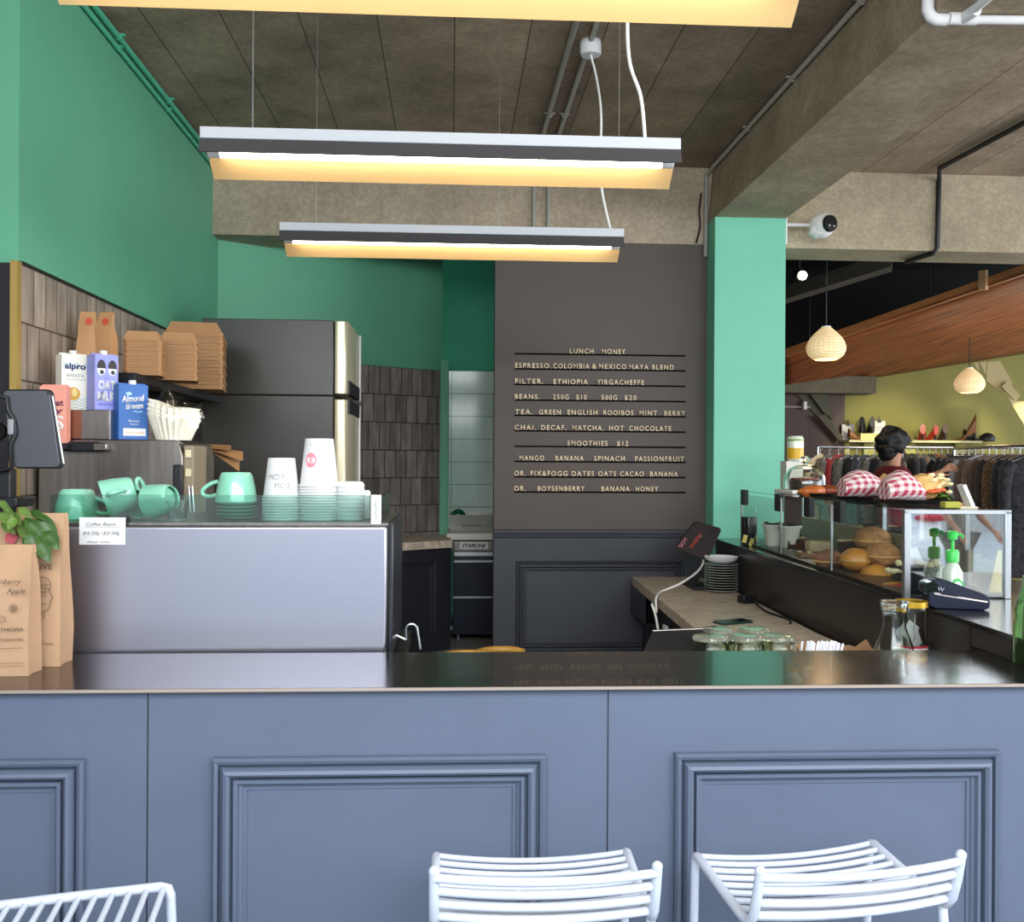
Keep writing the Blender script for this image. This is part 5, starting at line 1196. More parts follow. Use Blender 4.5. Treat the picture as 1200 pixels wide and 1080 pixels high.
b = B(); b.lathe([(.012, .132), (.012, .142), (.026, .152), (.028, .166), (.018, .178), (0, .18)], (0, 0, 0), 24); b.build('knob', m_clear, cd_)
ch = thing('chocolate_cake', 'dark glossy cake under the glass dome', 'cake', p4+Vector((0, 0, .0225)))
b = B(); b.lathe([(0, 0), (.08, 0), (.082, .045), (.074, .056), (0, .058)], (0, 0, 0), 30); b.build('cake', m_choc, ch)
b = B(); b.lathe([(.078, .047), (.074, .062), (.04, .066), (0, .066)], (0, 0, 0), 30); b.build('icing', mat('red_icing', '#7a2d2a', .25), ch)
cb_ = thing('card_box', 'white card box under the drink can beside the green column', 'box', (at(930, 560, Y=5.35).x, 5.35, TZC))
zt_ = at(932, 540, Y=5.35).z
b = B(); b.box(-.062, .036, -.05, .05, 0, zt_-TZC); b.build('box', mat('card_white', '#d9d4ca', .7), cb_, bevel=.002)
cn = thing('drink_can', 'yellow and white drink can standing on the white card box', 'can', (at(932, 530, Y=5.32).x, 5.32, zt_+.0005))
h_ = at(932, 511, Y=5.32).z-zt_
b = B(); b.lathe([(0, 0), (.040, 0), (.047, .01), (.047, h_-.016), (.040, h_-.003), (.042, h_), (.037, h_-.003), (0, h_-.004)], (0, 0, 0), 32, cap=False); b.build('can', mat('can_white', '#e9ead8', .3, .2), cn)
b = B(); b.lathe([(.0474, .012), (.0474, h_*.52)], (0, 0, 0), 32, cap=False); b.build('yellow_band', mat('can_yellow', '#dba91f', .3), cn)
b = B(); b.lathe([(.0474, h_*.80), (.0474, h_-.018)], (0, 0, 0), 32, cap=False); b.build('green_band', mat('can_green', '#6f9a3a', .3), cn)
p5 = ontop(1132, 3.42); ks = thing('card_holder', 'small white card leaning upright on the near end of the case top', 'card', p5)
b = B(); b.cbox((.0, 0, .045), (.014, .045, .092), M=Matrix.Rotation(R(-24), 4, 'Y')); b.build('card', m_whitep, ks)
b = B(); b.box(-.045, .03, -.03, .03, 0, .006); b.build('foot', mat('cream_foot', '#dccfb0', .6), ks)
p6 = ontop(1114, 3.40); b = B(); b.cbox((0, 0, .013), (.062, .04, .024)); tag(b.build('sponge', mat('olive_sponge', '#a3a142', .8, bump=.3), loc=p6, bevel=.004), 'yellow green sponge on the near end of the case top', 'sponge')
# --- in front of the end pane
def pump(label, px, Y, zt_, r, glassmat, capmat, liquid=None):
    o = thing('pump_bottle', label, 'bottle', (at(px, 660, Y=Y).x, Y, 1.1655)); h_ = zt_-1.1655
    b = B(); b.lathe([(0, 0), (r, 0), (r*1.05, .008), (r, h_*.42), (r*.5, h_*.54), (r*.45, h_*.58), (r*.40, h_*.58), (r*.42, h_*.54), (r*.9, h_*.41), (r*.92, .01), (0, .008)], (0, 0, 0), 28, cap=False); b.build('bottle', glassmat, o)
    if liquid: b = B(); b.lathe([(0, .009), (r*.88, .012), (r*.86, h_*.24), (0, h_*.24)], (0, 0, 0), 24); b.build('liquid', liquid, o)
    b = B(); b.lathe([(r*.62, h_*.56), (r*.66, h_*.70), (r*.5, h_*.73), (.006, h_*.735), (.006, h_*.87), (.016, h_*.88), (.018, h_*.98), (.012, h_), (0, h_)], (0, 0, 0), 24); b.tube([(0, 0, h_*.95), (.03, -.004, h_*.945), (.036, -.004, h_*.90)], .005, 8); b.build('pump', capmat, o)
    return o
m_plim = mat('soap_bottle', '#e3efe0', .15, trans=.6); m_lime = mat('lime_cap', '#39b54a', .35); m_yel = mat('lime_liquid', '#c5cf2e', .2)
zA = at(1114, 622, Y=3.19).z
o = pump('clear pump bottle with bright green pump by the card terminal', 1116, 3.20, zA, .034, m_plim, m_lime)
b = B(); disc(b, 0, .055, .022, -.0365, rz=1.3); b.build('label_patch', m_lime, o, smooth=False)
b = B(); disc(b, 0, .055, .016, -.0369, rz=1.3); b.build('label_patch', mat('pale_label', '#cfe8d4', .5), o, smooth=False)
sb_ = thing('small_bottle', 'small clear bottle of yellow-green liquid beside the green pump bottle', 'bottle', (at(1104, 660, Y=3.22).x, 3.225, 1.1655))
b = B(); b.lathe([(0, 0), (.018, 0), (.019, .09), (.008, .108), (.008, .12), (0, .12)], (0, 0, 0), 20); b.build('bottle', m_plim, sb_)
b = B(); b.lathe([(.0195, .006), (.0196, .05), (0, .051)], (0, 0, 0), 20); b.build('liquid', m_yel, sb_)
et = thing('card_terminal', 'dark navy card payment terminal lying before the display case', 'card terminal', (1.69, 3.06, 1.1655), R(-14))
m_term = mat('terminal_navy', '#161c2e', .55, spec=.25)
b = B(); rr = []
for (x, z0, z1) in ((-.088, .020, .070), (-.080, .006, .088), (-.062, .0, .098), (-.03, .0, .094), (.03, .0, .072), (.085, .0, .050), (.100, .006, .043), (.104, .014, .036)):
    rr.append([Vector((x, y, z)) for y, z in ((-.040, z0), (-.042, (z0+z1)/2), (-.036, z1), (.036, z1), (.042, (z0+z1)/2), (.040, z0))])
b.rings(rr); b.build('body', m_term, et, bevel=.003)
b = B(); b.prism([(-.055, -.033, .0975), (.095, -.033, .0470), (.095, .033, .0470), (-.055, .033, .0975)], (0, 0, .003)); b.build('keypad', m_black, et)
b = B(); b.prism([(-.070, -.0415, .055), (.096, -.0415, .030), (.096, -.0425, .026), (-.070, -.0425, .048)], (0, .002, 0)); b.build('seam', m_dsteel, et)
b = B(); b.lathe([(.0, -.041), (.024, -.041), (.026, .0), (.024, .041), (0, .041)], (-.078, 0, .066), 20, M=Matrix.Rotation(R(90), 4, 'X')); b.build('paper_roll_cover', m_blackgloss, et)
b = B(); b.text('W', (-.062, -.0435, .062), .022, .014, (1, 0, -.2), (.2, 0, 1), ext=.0006); b.build('logo', m_alu, et, smooth=False)
yc = thing('yellow_card', 'tall yellow card standing just behind the case end pane', 'card', (at(1171, 700, Y=3.33).x-.012, 3.33, 1.178))
b = B(); b.prism([(-.028, 0, 0), (.020, 0, 0), (.020, 0, .155), (.006, 0, .155)], (0, .003, 0)); b.build('card', mat('yellow_board', '#e2c558', .6), yc)
# green bottle at the right end of the main counter
gbp = at(1206, 788, Z=1.0905)
gb = thing('water_bottle', 'green tinted glass bottle cut off at the right end of the counter', 'bottle', (at(1217, 760, Y=2.50).x-.024, 2.50, 1.0905))
b = B(); b.lathe([(0, 0), (.040, 0), (.043, .006), (.043, .12), (.038, .135), (.041, .15), (.030, .19), (.020, .225), (.019, .25), (.016, .25), (.017, .225), (.027, .188), (.037, .15), (.034, .135), (.039, .12), (.039, .01), (0, .008)], (0, 0, 0), 36, cap=False); b.build('glass', m_greenglass, gb)

# ------------------------------------------------------------------ the clothes shop beyond the opening
FZ = .3
struct(B().box(2.0, 9.2, 10.62, 10.75, 0, 4.0).build('wall_shop_dark', m_dark))
p_ = at(988, 480, Y=10.5).x
struct(B().box(p_, 9.2, 10.50, 10.62, 0, 3.0).build('wall_shop_olive', m_oliv))
struct(B().box(2.0, p_, 10.45, 10.62, 0, 2.75).build('wall_shop_brown', m_brown))
struct(B().box(1.75, 2.05, 6.46, 10.7, 0, 3.95).build('wall_shop_left', m_dark))
q0, q1 = at(918, 440, Y=10.2), at(1004, 461, Y=10.2)
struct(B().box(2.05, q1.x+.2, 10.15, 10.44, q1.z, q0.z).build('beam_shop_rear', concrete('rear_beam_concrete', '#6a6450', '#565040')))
a0, a1 = at(915, 352, Y=8.4), at(1045, 312, Y=7.4)
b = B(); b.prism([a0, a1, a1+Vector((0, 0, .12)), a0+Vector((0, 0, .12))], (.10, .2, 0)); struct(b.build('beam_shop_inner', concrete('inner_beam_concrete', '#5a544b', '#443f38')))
# timber canopy
A, Bq, Cq, Dq = at(916, 410, Y=9.3), at(1230, 299, Y=7.0), at(1230, 402, Y=10.4), at(916, 452, Y=10.4)
Bq = A+(Bq-A)*1.1; Cq = Dq+(Cq-Dq)*1.25
ang = math.atan2(Bq.y-A.y, Bq.x-A.x)
tcn = thing('timber_canopy', 'large slatted timber canopy sloping over the clothes racks', 'canopy', A, ang)
Mi = Matrix.Rotation(-ang, 4, 'Z')
lA, lB, lC, lD = [Mi @ (q_-A) for q_ in (A, Bq, Cq, Dq)]
def bil(u, v_): return lA.lerp(lB, u).lerp(lD.lerp(lC, u), v_)
b = B(); nu, nv = 24, 12; Vv = [[b.v(bil(i/nu, j/nv)-Vector((0, 0, .075))) for j in range(nv+1)] for i in range(nu+1)]
for i in range(nu):
    for j in range(nv): b.bm.faces.new((Vv[i][j], Vv[i][j+1], Vv[i+1][j+1], Vv[i+1][j]))
b.sm = True; o = b.build('soffit', m_canopy, tcn); sm_ = o.modifiers.new('thickness', 'SOLIDIFY'); sm_.thickness = .02
b = B(); b.prism([lA+Vector((0, 0, -.08)), lB+Vector((0, 0, -.08)), lB, lA], (0, .03, 0)); b.build('fascia', mat('fascia_timber', '#a86f42', .45, var=.15, scale=3, stretch=(1, 8, 8)), tcn)
nb_ = bil(.73, .0); b = B(); b.cbox(nb_+Vector((0, -.02, -.02)), (.06, .04, .16)); b.build('cleat', mat('pale_timber', '#b98d62', .5), tcn)
for u in (.1, .5, .9):
    p0_ = bil(u, .4); b = B(); b.tube([p0_, (p0_.x, p0_.y, 3.88-A.z)], .006, 6); b.build('hanger_rod', m_black, tcn)
# paper lanterns
def lantern(label, px, py, Y, dpx, topz):
    c_ = at(px, py, Y=Y); r = dpx/2*Y/F_PX
    o = thing('paper_lantern', label, 'lantern', c_, 0, 'glowing paper lanterns in the shop')
    PZ = ((-.78, .55), (-.72, .68), (-.55, .88), (-.32, .985), (-.12, 1.0), (.12, .93), (.38, .78), (.62, .56), (.82, .34), (.93, .22))
    prof = [(r*rr, r*z) for z, rr in PZ]
    pr2 = []
    for (r0, z0), (r1, z1) in zip(prof, prof[1:]):
        for k in range(2):
            t = k/2; pr2 += [(r0+(r1-r0)*t, z0+(z1-z0)*t), ((r0+(r1-r0)*(t+.42))*1.012, z0+(z1-z0)*(t+.42))]
    pr2.append(prof[-1])
    b = B(); b.lathe(pr2, (0, 0, 0), 40, cap=False); b.build('shade', m_lant, o, ang=80)
    sp = []
    for i in range(361):
        z = -.74+1.62*i/360; rr = 0
        for (z0, q0_), (z1, q1_) in zip(PZ, PZ[1:]):
            if z0 <= z <= z1: rr = q0_+(q1_-q0_)*(z-z0)/(z1-z0)
        a_ = 2*PI*i/24; sp.append((r*rr*1.004*math.cos(a_), r*rr*1.004*math.sin(a_), r*z))
    b = B(); b.tube(sp, .0022, 5); b.build('spiral_rib', mat('bamboo_rib', '#b58a52', .6), o)
    b = B(); b.tube([(0, 0, r*.9), (0, 0, topz-c_.z)], .005, 6); b.build('cord', m_black, o)
    b = B(); b.lathe([(r*.24, r*.90), (r*.24, r*.97), (.01, r*1.0)], (0, 0, 0), 20, cap=False); b.build('top_ring', m_white, o)
    b = B(); b.ball((0, 0, -.1*r), r*.22, 16, 10); b.build('bulb', mat('warm_bulb', '#ffffff', .5, emit=(1, .75, .4), estr=5), o)
    point('lantern_glow', (c_.x, c_.y, c_.z-r*.95), 4, (1, .72, .42), .08)
lantern('larger glowing paper lantern, hanging next to the green column', 968, 404, 7.0, 46, 3.9)
lantern('smaller glowing paper lantern, farther right over the clothes rails', 1136, 447, 9.2, 35, at(1136, 424, Y=9.2).z+.35)
# track spotlight
c_ = at(940, 323, Y=7.3)
sl = thing('spotlight', 'small bright spotlight under the dark shop ceiling beside the column', 'spotlight', c_)
b = B(); b.lathe([(0, .09), (.04, .09), (.042, 0), (.036, 0)], (0, 0, 0), 20, cap=False, M=Matrix.Rotation(R(-70), 4, 'X')); b.build('housing', m_black, sl)
b = B(); b.ball((0, -.01, 0), .034, 16, 10); b.build('lamp', mat('spot_lamp', '#ffffff', .5, emit=(1, .86, .6), estr=25), sl)
b = B(); b.tube([(0, .06, .02), (0, .06, 3.88-c_.z)], .008, 8); b.build('stem', m_black, sl)
spot('olive_wall_spot', (4.9, 8.9, 2.3), (4.95, 10.5, 1.75), 48, (1, .90, .55), 58, .7)
spot('olive_wall_spot', (6.2, 8.9, 2.3), (5.85, 10.5, 1.75), 52, (1, .90, .55), 50, .7)
point('shop_fill', (5.6, 8.3, 2.2), 12, (1, .86, .66), .25)  # unseen fill points added to lift the dim shop
point('shop_fill', (3.3, 8.6, 2.1), 5, (1, .82, .6), .2)
# shoe shelf
sY = 10.36
zs = at(1060, 516, Y=sY).z
for k, (l0, l1, lab) in enumerate(((989, 1029, 'short pale shelf of shoes on the olive wall, left of the person'), (1062, 1143, 'long pale shelf of shoes on the olive wall, right of the person'))):
    x0, x1 = at(l0, 516, Y=sY).x, at(l1, 516, Y=sY).x; o = thing('shoe_shelf', lab, 'shelf', ((x0+x1)/2, sY, zs)); w2 = (x1-x0)/2
    b = B(); b.box(-w2, w2, -.14, .13, -.025, 0); b.build('board', mat('shelf_pale_%d' % k, '#c9c295', .5), o)
    for x in (-w2*.75, w2*.7): b = B(); b.box(x-.06, x+.06, .10, .13, -.26, -.025); b.build('bracket', mat('bracket_olive_%d' % k, '#b5b160', .6), o)
def onshelf(px): return at(px, 510, Y=sY-.03).x
def shoe(label, px, mt, L_=.24, heel=.07, rz=60, boot=0):
    o = thing('shoe', label, 'shoe', (onshelf(px), sY-.03, zs), R(rz)); b = B(); rr = []
    for k in range(11):
        t = k/10; x = -L_/2+L_*t; z0 = heel*max(0, 1-t*1.9)**1.2; hh = (.075+boot*.10)*max(0, 1-t*1.6)+.035*(1-t**3)+.006; wd = .030+.012*math.sin(PI*t)+(.004 if t > .5 else 0); wd *= (1 if t < .95 else .6)
        rr.append([Vector((x, wd*math.cos(2*PI*i/14), z0+hh*.5+hh*.5*math.sin(2*PI*i/14))) for i in range(14)])
    b.rings(rr); b.build('upper', mt, o)
    b = B(); b.tube([(-L_*.44, 0, heel*.9), (-L_*.46, 0, 0.001)], [.016, .008], 10); b.build('heel', m_black, o)
    return o
m_redshoe = mat('red_leather', '#a52f22', .35); m_brownshoe = mat('brown_leather', '#4a2f22', .4); m_tan = mat('tan_leather', '#8a5a34', .4)
shoe('red and white high heel, leftmost on the long shelf', 1080, m_redshoe, .2, .07, 70); shoe('red high heel, second on the long shelf', 1090, m_redshoe, .2, .06, 100)
shoe('dark brown pump standing in the middle of the long shelf', 1104, m_brownshoe, .22, .08, 80); shoe('tall brown heeled boot on the long shelf', 1130, m_tan, .24, .10, 150, 1)
shoe('dark low sandal lying left of the cap', 1141-1, m_black, .22, .02, 10); shoe('black heel on the yellow boxes, left of the pair', 1011, m_black, .2, .07, 60); shoe('black heel on the yellow boxes, right of the pair', 1020, m_black, .2, .07, 75)
shoe('small tan shoe at the foot of the left white card', 1003, m_tan, .18, .02, 10)
for i, (px, lab) in enumerate(((1012, 'pale yellow shoe box on the short shelf, left of two'), (1023, 'pale yellow shoe box on the short shelf, right of two'))):
    b = B(); b.box(-.055, .055, -.05, .05, 0, .075); o = tag(b.build('shoe_box', mat('yellow_box', '#d9cf8a', .6), loc=(onshelf(px), sY-.03, zs+.0005)), lab, 'box')
for o in list(C.objects):
    if o.get('label', '').startswith('black heel on the yellow'): o.location.z = zs+.0765
for px, y0, lab in ((997, 497, 'white notice card with a black clip at the shelf left end'), (1034, 493, 'white notice card with a black clip above the head of the person')):
    x = onshelf(px); h_ = at(px, y0, Y=sY).z-zs; o = thing('notice_card', lab, 'card', (x, sY+.05, zs))
    b = B(); b.box(-.07, .07, -.003, .003, 0, h_); b.build('card', m_whitep, o)
    b = B(); b.text('sale', (-.035, -.004, h_*.62), .07, .014, ext=.0005); b.box(-.05, .05, -.0045, -.003, h_*.5, h_*.51); b.build('lettering', m_ink, o, smooth=False)
    b = B(); b.box(-.02, .02, -.012, .012, h_-.02, h_+.015); b.tube([(0, 0, h_+.01), (0, 0, h_+.05)], .006, 6); b.build('clip', m_black, o)
cp = thing('cap', 'black peaked cap at the right end of the long shelf', 'cap', (onshelf(1162-3)-.02, sY-.03, zs))
b = B(); b.ball((0, 0, .02), (.09, .075, .075), 22, 14, flat=-.02); b.build('crown', m_black, cp); b = B(); b.ball((-.11, -.02, .012), (.08, .06, .010), 18, 8); b.build('peak', m_dark, cp)
cp.location.x = onshelf(1157)

# clothes
def cloth(name, col, var=.25, scale=16, pat=None):
    return mat(name, col, .85, var=var, scale=scale, bump=.25, bscale=25, sheen=.2)
def garment_mesh(w_, L_, th, sleeve, seed):
    """a top on its hanger: sloping shoulders, hanging sleeves, soft folds"""
    b = B(); rr = []; n = 22
    for k in range(15):
        t = k/14
        if t < .22: u = t/.22; hw = .045+(w_-.045)*(u**.8); z = -.012-.075*u
        else: u = (t-.22)/.78; hw = w_*(1-.10*math.sin(PI*min(1, u*1.3))+.02*u); z = -.087-(L_-.087)*u
        dth = th*(.35+.65*min(1, t/.3)); ring = []
        for i in range(n):
            a_ = 2*PI*i/n; fold = 1+.30*math.sin(a_*5+seed+t*2)*min(1, max(0, t-.25)*2)
            ring.append(Vector((hw*math.cos(a_), dth*math.sin(a_)*fold, z)))
        rr.append(ring)
    b.rings(rr)
    if sleeve:
        for s_ in (-1, 1):
            P = [Vector((s_*w_*.86, 0, -.075)), Vector((s_*w_*1.02, 0, -.13)), Vector((s_*w_*1.08, .01, -.30)), Vector((s_*w_*1.06, .0, -.30-sleeve))]
            b.tube(P, [.05, .052, .045, .040], 12)
    return b
protos = {}
def garment(label, loc, rz, m_, key=0, group=None, L_=.72, w_=.21, sl=.25):
    kk = (key, m_.name)
    if kk in protos: return dup(protos[kk], loc, rz, label, group)
    o = thing('hanging_garment', label, 'garment', loc, rz, group)
    garment_mesh(w_, L_, .038, sl, key).build('garment', m_, o)
    b = B(); b.tube([(-w_*.9, 0, -.075), (-w_*.4, 0, -.035), (0, 0, -.012), (w_*.4, 0, -.035), (w_*.9, 0, -.075)], .009, 8); b.tube([(0, 0, -.012), (0, 0, .035)]+arc((.018, 0, .042), .018, 180, -20, 8), .0028, 6); b.build('hanger', m_alu, o)
    protos[kk] = o; return o
def rack(label, P0, P1, z):
    o = thing('clothes_rail', label, 'clothes rail', (P0+P1)/2*1); off_ = o.location.copy(); off_.z = 0; o.location.z = FZ; off_.z = FZ
    b = B(off_); b.tube([(P0.x, P0.y, z), (P1.x, P1.y, z)], .014, 12); b.build('rail', m_chrome, o)
    for q_ in (P0, P1):
        b = B(off_); b.tube([(q_.x, q_.y, z), (q_.x, q_.y, FZ+.04)], .013, 10); b.build('post', m_chrome, o)
        d_ = (P1-P0).normalized(); n_ = Vector((-d_.y, d_.x, 0)); b = B(off_); b.tube([Vector((q_.x, q_.y, FZ+.03))-n_*.25, Vector((q_.x, q_.y, FZ+.03))+n_*.25], .015, 8); b.build('foot', m_chrome, o)
    return o
gm = {k: cloth('cloth_'+k, v, va, sc) for k, (v, va, sc) in dict(black=('#161618', .3, 16), spotted=('#1c1b1e', 3.0, 30), leopard=('#6a5036', 1.0, 45), silverpat=('#332c2a', 2.2, 18), brown=('#5f4c3f', .25, 20), taupe=('#8a7361', .3, 12), mauve=('#7b645c', .3, 14), greyblue=('#b4bcc8', .12, 10), slate=('#353b42', .2, 10), green=('#2c3733', .2, 10), navy=('#22262f', .2, 10), red=('#8c1f26', .2, 10), cream=('#c2b391', .15, 8), stripe=('#5d5a52', .8, 40), rust=('#6e3b2a', .2, 10)).items()}
# rail A runs away from us on the right
RA0, RA1 = Vector((at(1222, 519, Y=6.75).x, 6.75, 0)), Vector((at(1118, 521, Y=8.7).x, 8.7, 0)); RZ = 1.795
rack('chrome clothes rail at far right, running away from the viewer', RA0, RA1, RZ)
seqA = [('spotted', 'black garment with pale spots, nearest on the right rail', .95), ('spotted', 'second black garment with pale spots on the right rail', .95), ('leopard', 'leopard patterned brown garment on the right rail', .85), ('silverpat', 'dark garment with silver pattern on the right rail', .85), ('brown', 'dark brown knit on the right rail', .8), ('taupe', 'taupe ribbed cardigan on the right rail', .85), ('mauve', 'mauve brown cardigan on the right rail', .8), ('greyblue', 'light grey blue shirt standing out on the right rail', .85), ('slate', 'dark slate shirt just left of the grey blue one', .8), ('green', 'dark green shirt on the right rail', .8), ('navy', 'navy garment on the right rail beside the dark green shirt', .75), ('black', 'plain black garment, farthest part of the right rail', .75)]
dA = RA1-RA0; rzA = math.atan2(dA.y, dA.x)-PI/2
for i, (k, lab, L_) in enumerate(seqA):
    t = (i+.5)/len(seqA); q_ = RA0+dA*t; garment(lab, (q_.x, q_.y, RZ-.058), rzA+R(4*math.sin(i*2.1)), gm[k], int(L_*100), 'garments on the right rail', L_, .22, .28)
# rail B along the olive wall
RB0, RB1 = Vector((at(1058, 522, Y=9.75).x, 9.75, 0)), Vector((at(1240, 520, Y=9.75).x, 9.75, 0)); ZB_ = at(1100, 524, Y=9.75).z
rack('chrome clothes rail along the olive wall under the long shelf', RB0, RB1, ZB_)
ks = ['black', 'navy', 'brown', 'slate', 'black', 'rust', 'stripe', 'navy', 'black', 'taupe']
for i in range(26):
    t = (i+.5)/26; q_ = RB0.lerp(RB1, t); garment('dark garment hanging edge on in the packed rail along the olive wall', (q_.x, q_.y, ZB_-.058), R(90+8*math.sin(i*1.7)), gm[ks[i % 10]], 70, 'garments on the rail along the olive wall', .70, .20, .2)
# rail C left of the person
RC0, RC1 = Vector((at(958, 526, Y=8.9).x, 8.9, 0)), Vector((at(1052, 526, Y=9.2).x, 9.2, 0)); ZC_ = at(1000, 524, Y=9.0).z
rack('chrome clothes rail behind the person, at the brown wall', RC0, RC1, ZC_)
for i, (k, lab) in enumerate((('cream', 'cream top at the left end of the rail behind the person'), ('stripe', 'grey striped top beside the cream one'), ('red', 'red cardigan on the rail left of the person'), ('stripe', 'grey patterned top right of the red cardigan'), ('black', 'black top in the middle of the rail behind the person'), ('slate', 'slate top on the rail behind the person'), ('stripe', 'striped top partly hidden by the head of the person'), ('black', 'black top hidden behind the shoulder of the person'), ('brown', 'brown top at the right end of the rail behind the person'))):
    q_ = RC0.lerp(RC1, (i+.3)/9); garment(lab, (q_.x, q_.y, ZC_-.058), R(38+6*math.sin(i*2)), gm[k], 71, 'garments on the rail behind the person', .70, .20, .2)
# folded board sculptures under the canopy
def boards(label, polys, Y, mt_):
    o = thing('board_sculpture', label, 'decoration', at(*polys[0][0], Y=Y)); of = o.location.copy()
    for k, P in enumerate(polys):
        b = B(of); b.prism([at(x, y, Y=Y-.05*(k % 3)) for x, y in P], (.015, .03, 0)); b.build('board', mt_, o)
    return o
boards('angular beige boards fanned down from the canopy at far right', [[(1157, 424), (1172, 423), (1187, 449), (1176, 461), (1156, 446)], [(1174, 453), (1180, 446), (1196, 463), (1190, 470)], [(1181, 466), (1192, 470), (1215, 470), (1215, 522)], [(1148, 424), (1156, 424), (1155, 440)], [(1141, 425), (1147, 425), (1147, 436)]], 9.6, m_beige)
boards('dark angular boards fanned down beside the brown wall', [[(933, 461), (946, 460), (966, 486), (957, 487)], [(948, 460), (968, 460), (978, 492), (966, 484)], [(958, 487), (968, 486), (988, 512), (986, 518)]], 10.43, mat('dark_olive_board', '#4b4a38', .7))
wr = thing('wall_rail', 'thin pale rail with a white end piece on the brown wall', 'rail', at(930, 476, Y=10.4))
of = wr.location.copy(); b = B(of); b.tube([at(905, 476, Y=10.42), at(949, 477, Y=10.42)], .012, 8); b.build('rail', m_pipe, wr); b = B(of); q_ = at(943.5, 475, Y=10.38); b.box(q_.x-.018, q_.x+.018, 10.37, 10.45, q_.z-.045, q_.z+.045); b.build('end_piece', m_whitep, wr)

# ------------------------------------------------------------------ people
def skinbody(b_name, V, E, Rd, mt_, parent, sub=2, extra=None):
    """one continuous body: a skeleton of joints grown into a surface"""
    bm = bmesh.new(); lay = bm.verts.layers.skin.verify(); vs_ = []
    for i, (p, r) in enumerate(zip(V, Rd)):
        v = bm.verts.new(p); r = r if isinstance(r, tuple) else (r, r); v[lay].radius = r; v[lay].use_root = (i == 0); vs_.append(v)
    for i, j in E: bm.edges.new((vs_[i], vs_[j]))
    me = bpy.data.meshes.new(b_name); bm.to_mesh(me); bm.free(); o = bpy.data.objects.new(b_name, me); C.objects.link(o); me.materials.append(mt_); o.parent = parent
    sk = o.modifiers.new('skin', 'SKIN'); sk.use_smooth_shade = True; sk.branch_smoothing = .4
    if sub: s_ = o.modifiers.new('sub', 'SUBSURF'); s_.levels = sub; s_.render_levels = sub
    return o
def person(name, label, loc, rz, H, hands, m_skin, m_hair, m_top, m_leg, sleeve=1.0, hairstyle='short', head_turn=0, lean=0):
    """facing -Y; hands = {-1: (elbow, wrist), 1: ...} as offsets in heights"""
    o = thing(name, label, 'person', loc, rz); h = H
    V, E, Rd = [], [], []
    def add(p, r, par=None):
        V.append(Vector(p)*h if not isinstance(p, Vector) else p*h); Rd.append(tuple(x*h for x in r) if isinstance(r, tuple) else r*h); i = len(V)-1
        if par is not None: E.append((par, i))
        return i
    ly = -lean
    pel = add((0, 0, .525), (.085, .060)); wa = add((0, ly*.3, .62), (.072, .052), pel); ches = add((0, ly*.7, .735), (.074, .048), wa); up_ = add((0, ly, .80), (.050, .034), ches); nk = add((0, ly-.004, .845), .030, up_)
    hd0 = add((0, ly-.010, .885), (.040, .045), nk); hd1 = add((0, ly-.012, .93), (.046, .056), hd0); hd2 = add((0, ly-.010, .968), (.040, .048), hd1)
    nose = add((0, ly-.066, .918), .009, hd1)
    arms = {}
    for s_ in (-1, 1):
        sh_ = add((s_*.098, ly, .795), .030, up_); el, wr_ = hands[s_]
        e_ = add((s_*.125+el[0], ly+el[1], .63+el[2]), .027, sh_); w1 = add((s_*.14+wr_[0], ly+wr_[1], .485+wr_[2]), .017, e_); arms[s_] = (sh_, e_, w1)
        d = (V[w1]-V[e_]).normalized(); sd = d.cross(Vector((0, 1, 0)) if abs(d.y) < .9 else Vector((1, 0, 0))).normalized()
        pm = add((V[w1]+d*.045*h)/h, (.022, .012), w1)
        for k, (off, ln) in enumerate(((-.018, .040), (-.006, .047), (.006, .044), (.018, .034))):
            k0 = add((V[pm]+sd*off*h+d*.012*h)/h, .0058, pm); k1 = add((V[k0]+d*ln*.55*h+Vector((0, 0, -.006*h)))/h, .0055, k0); add((V[k1]+d*ln*.40*h+Vector((0, 0, -.012*h)))/h, .0048, k1)
        t0 = add((V[w1]+sd*-.024*h+d*.02*h)/h, .0065, w1); add((V[t0]+d*.026*h-sd*.008*h)/h, .0055, t0)
    legs = {}
    for s_ in (-1, 1):
        hp = add((s_*.052, 0, .50), .052, pel); kn = add((s_*.058, -.012, .28), .034, hp); an = add((s_*.06, .012, .045), .022, kn); toe = add((s_*.066, -.085, .022), (.024, .018), an); legs[s_] = (hp, kn, an, toe)
    body = skinbody('body', V, E, Rd, m_skin, o)
    # clothing: the same joints with fuller radii
    tv = [pel, wa, ches, up_]; sets = [(V[pel]+Vector((0, 0, -.03*h)), (.098*h, .072*h)), (V[wa], (.088*h, .066*h)), (V[ches], (.102*h, .073*h)), (V[up_], (.088*h, .062*h)), (V[nk]+Vector((0, 0, -.016*h)), (.042*h, .042*h))]
    v2 = [a_ for a_, _ in sets]; r2 = [r for _, r in sets]; e2 = [(0, 1), (1, 2), (2, 3), (3, 4)]
    for s_ in (-1, 1):
        a_ = arms[s_]; i0 = len(v2); v2.append(V[a_[0]]); r2.append((.048*h,)*2); e2.append((3, i0))
        if sleeve >= 1:
            v2.append(V[a_[1]]); r2.append((.036*h,)*2); v2.append(V[a_[1]].lerp(V[a_[2]], .88)); r2.append((.026*h,)*2); e2 += [(i0, i0+1), (i0+1, i0+2)]
        else: v2.append(V[a_[0]].lerp(V[a_[1]], sleeve)); r2.append((.042*h,)*2); e2.append((i0, i0+1))
    skinbody('top', v2, e2, r2, m_top, o)
    v3 = [V[pel]+Vector((0, 0, .01*h))]; r3 = [(.094*h, .069*h)]; e3 = []
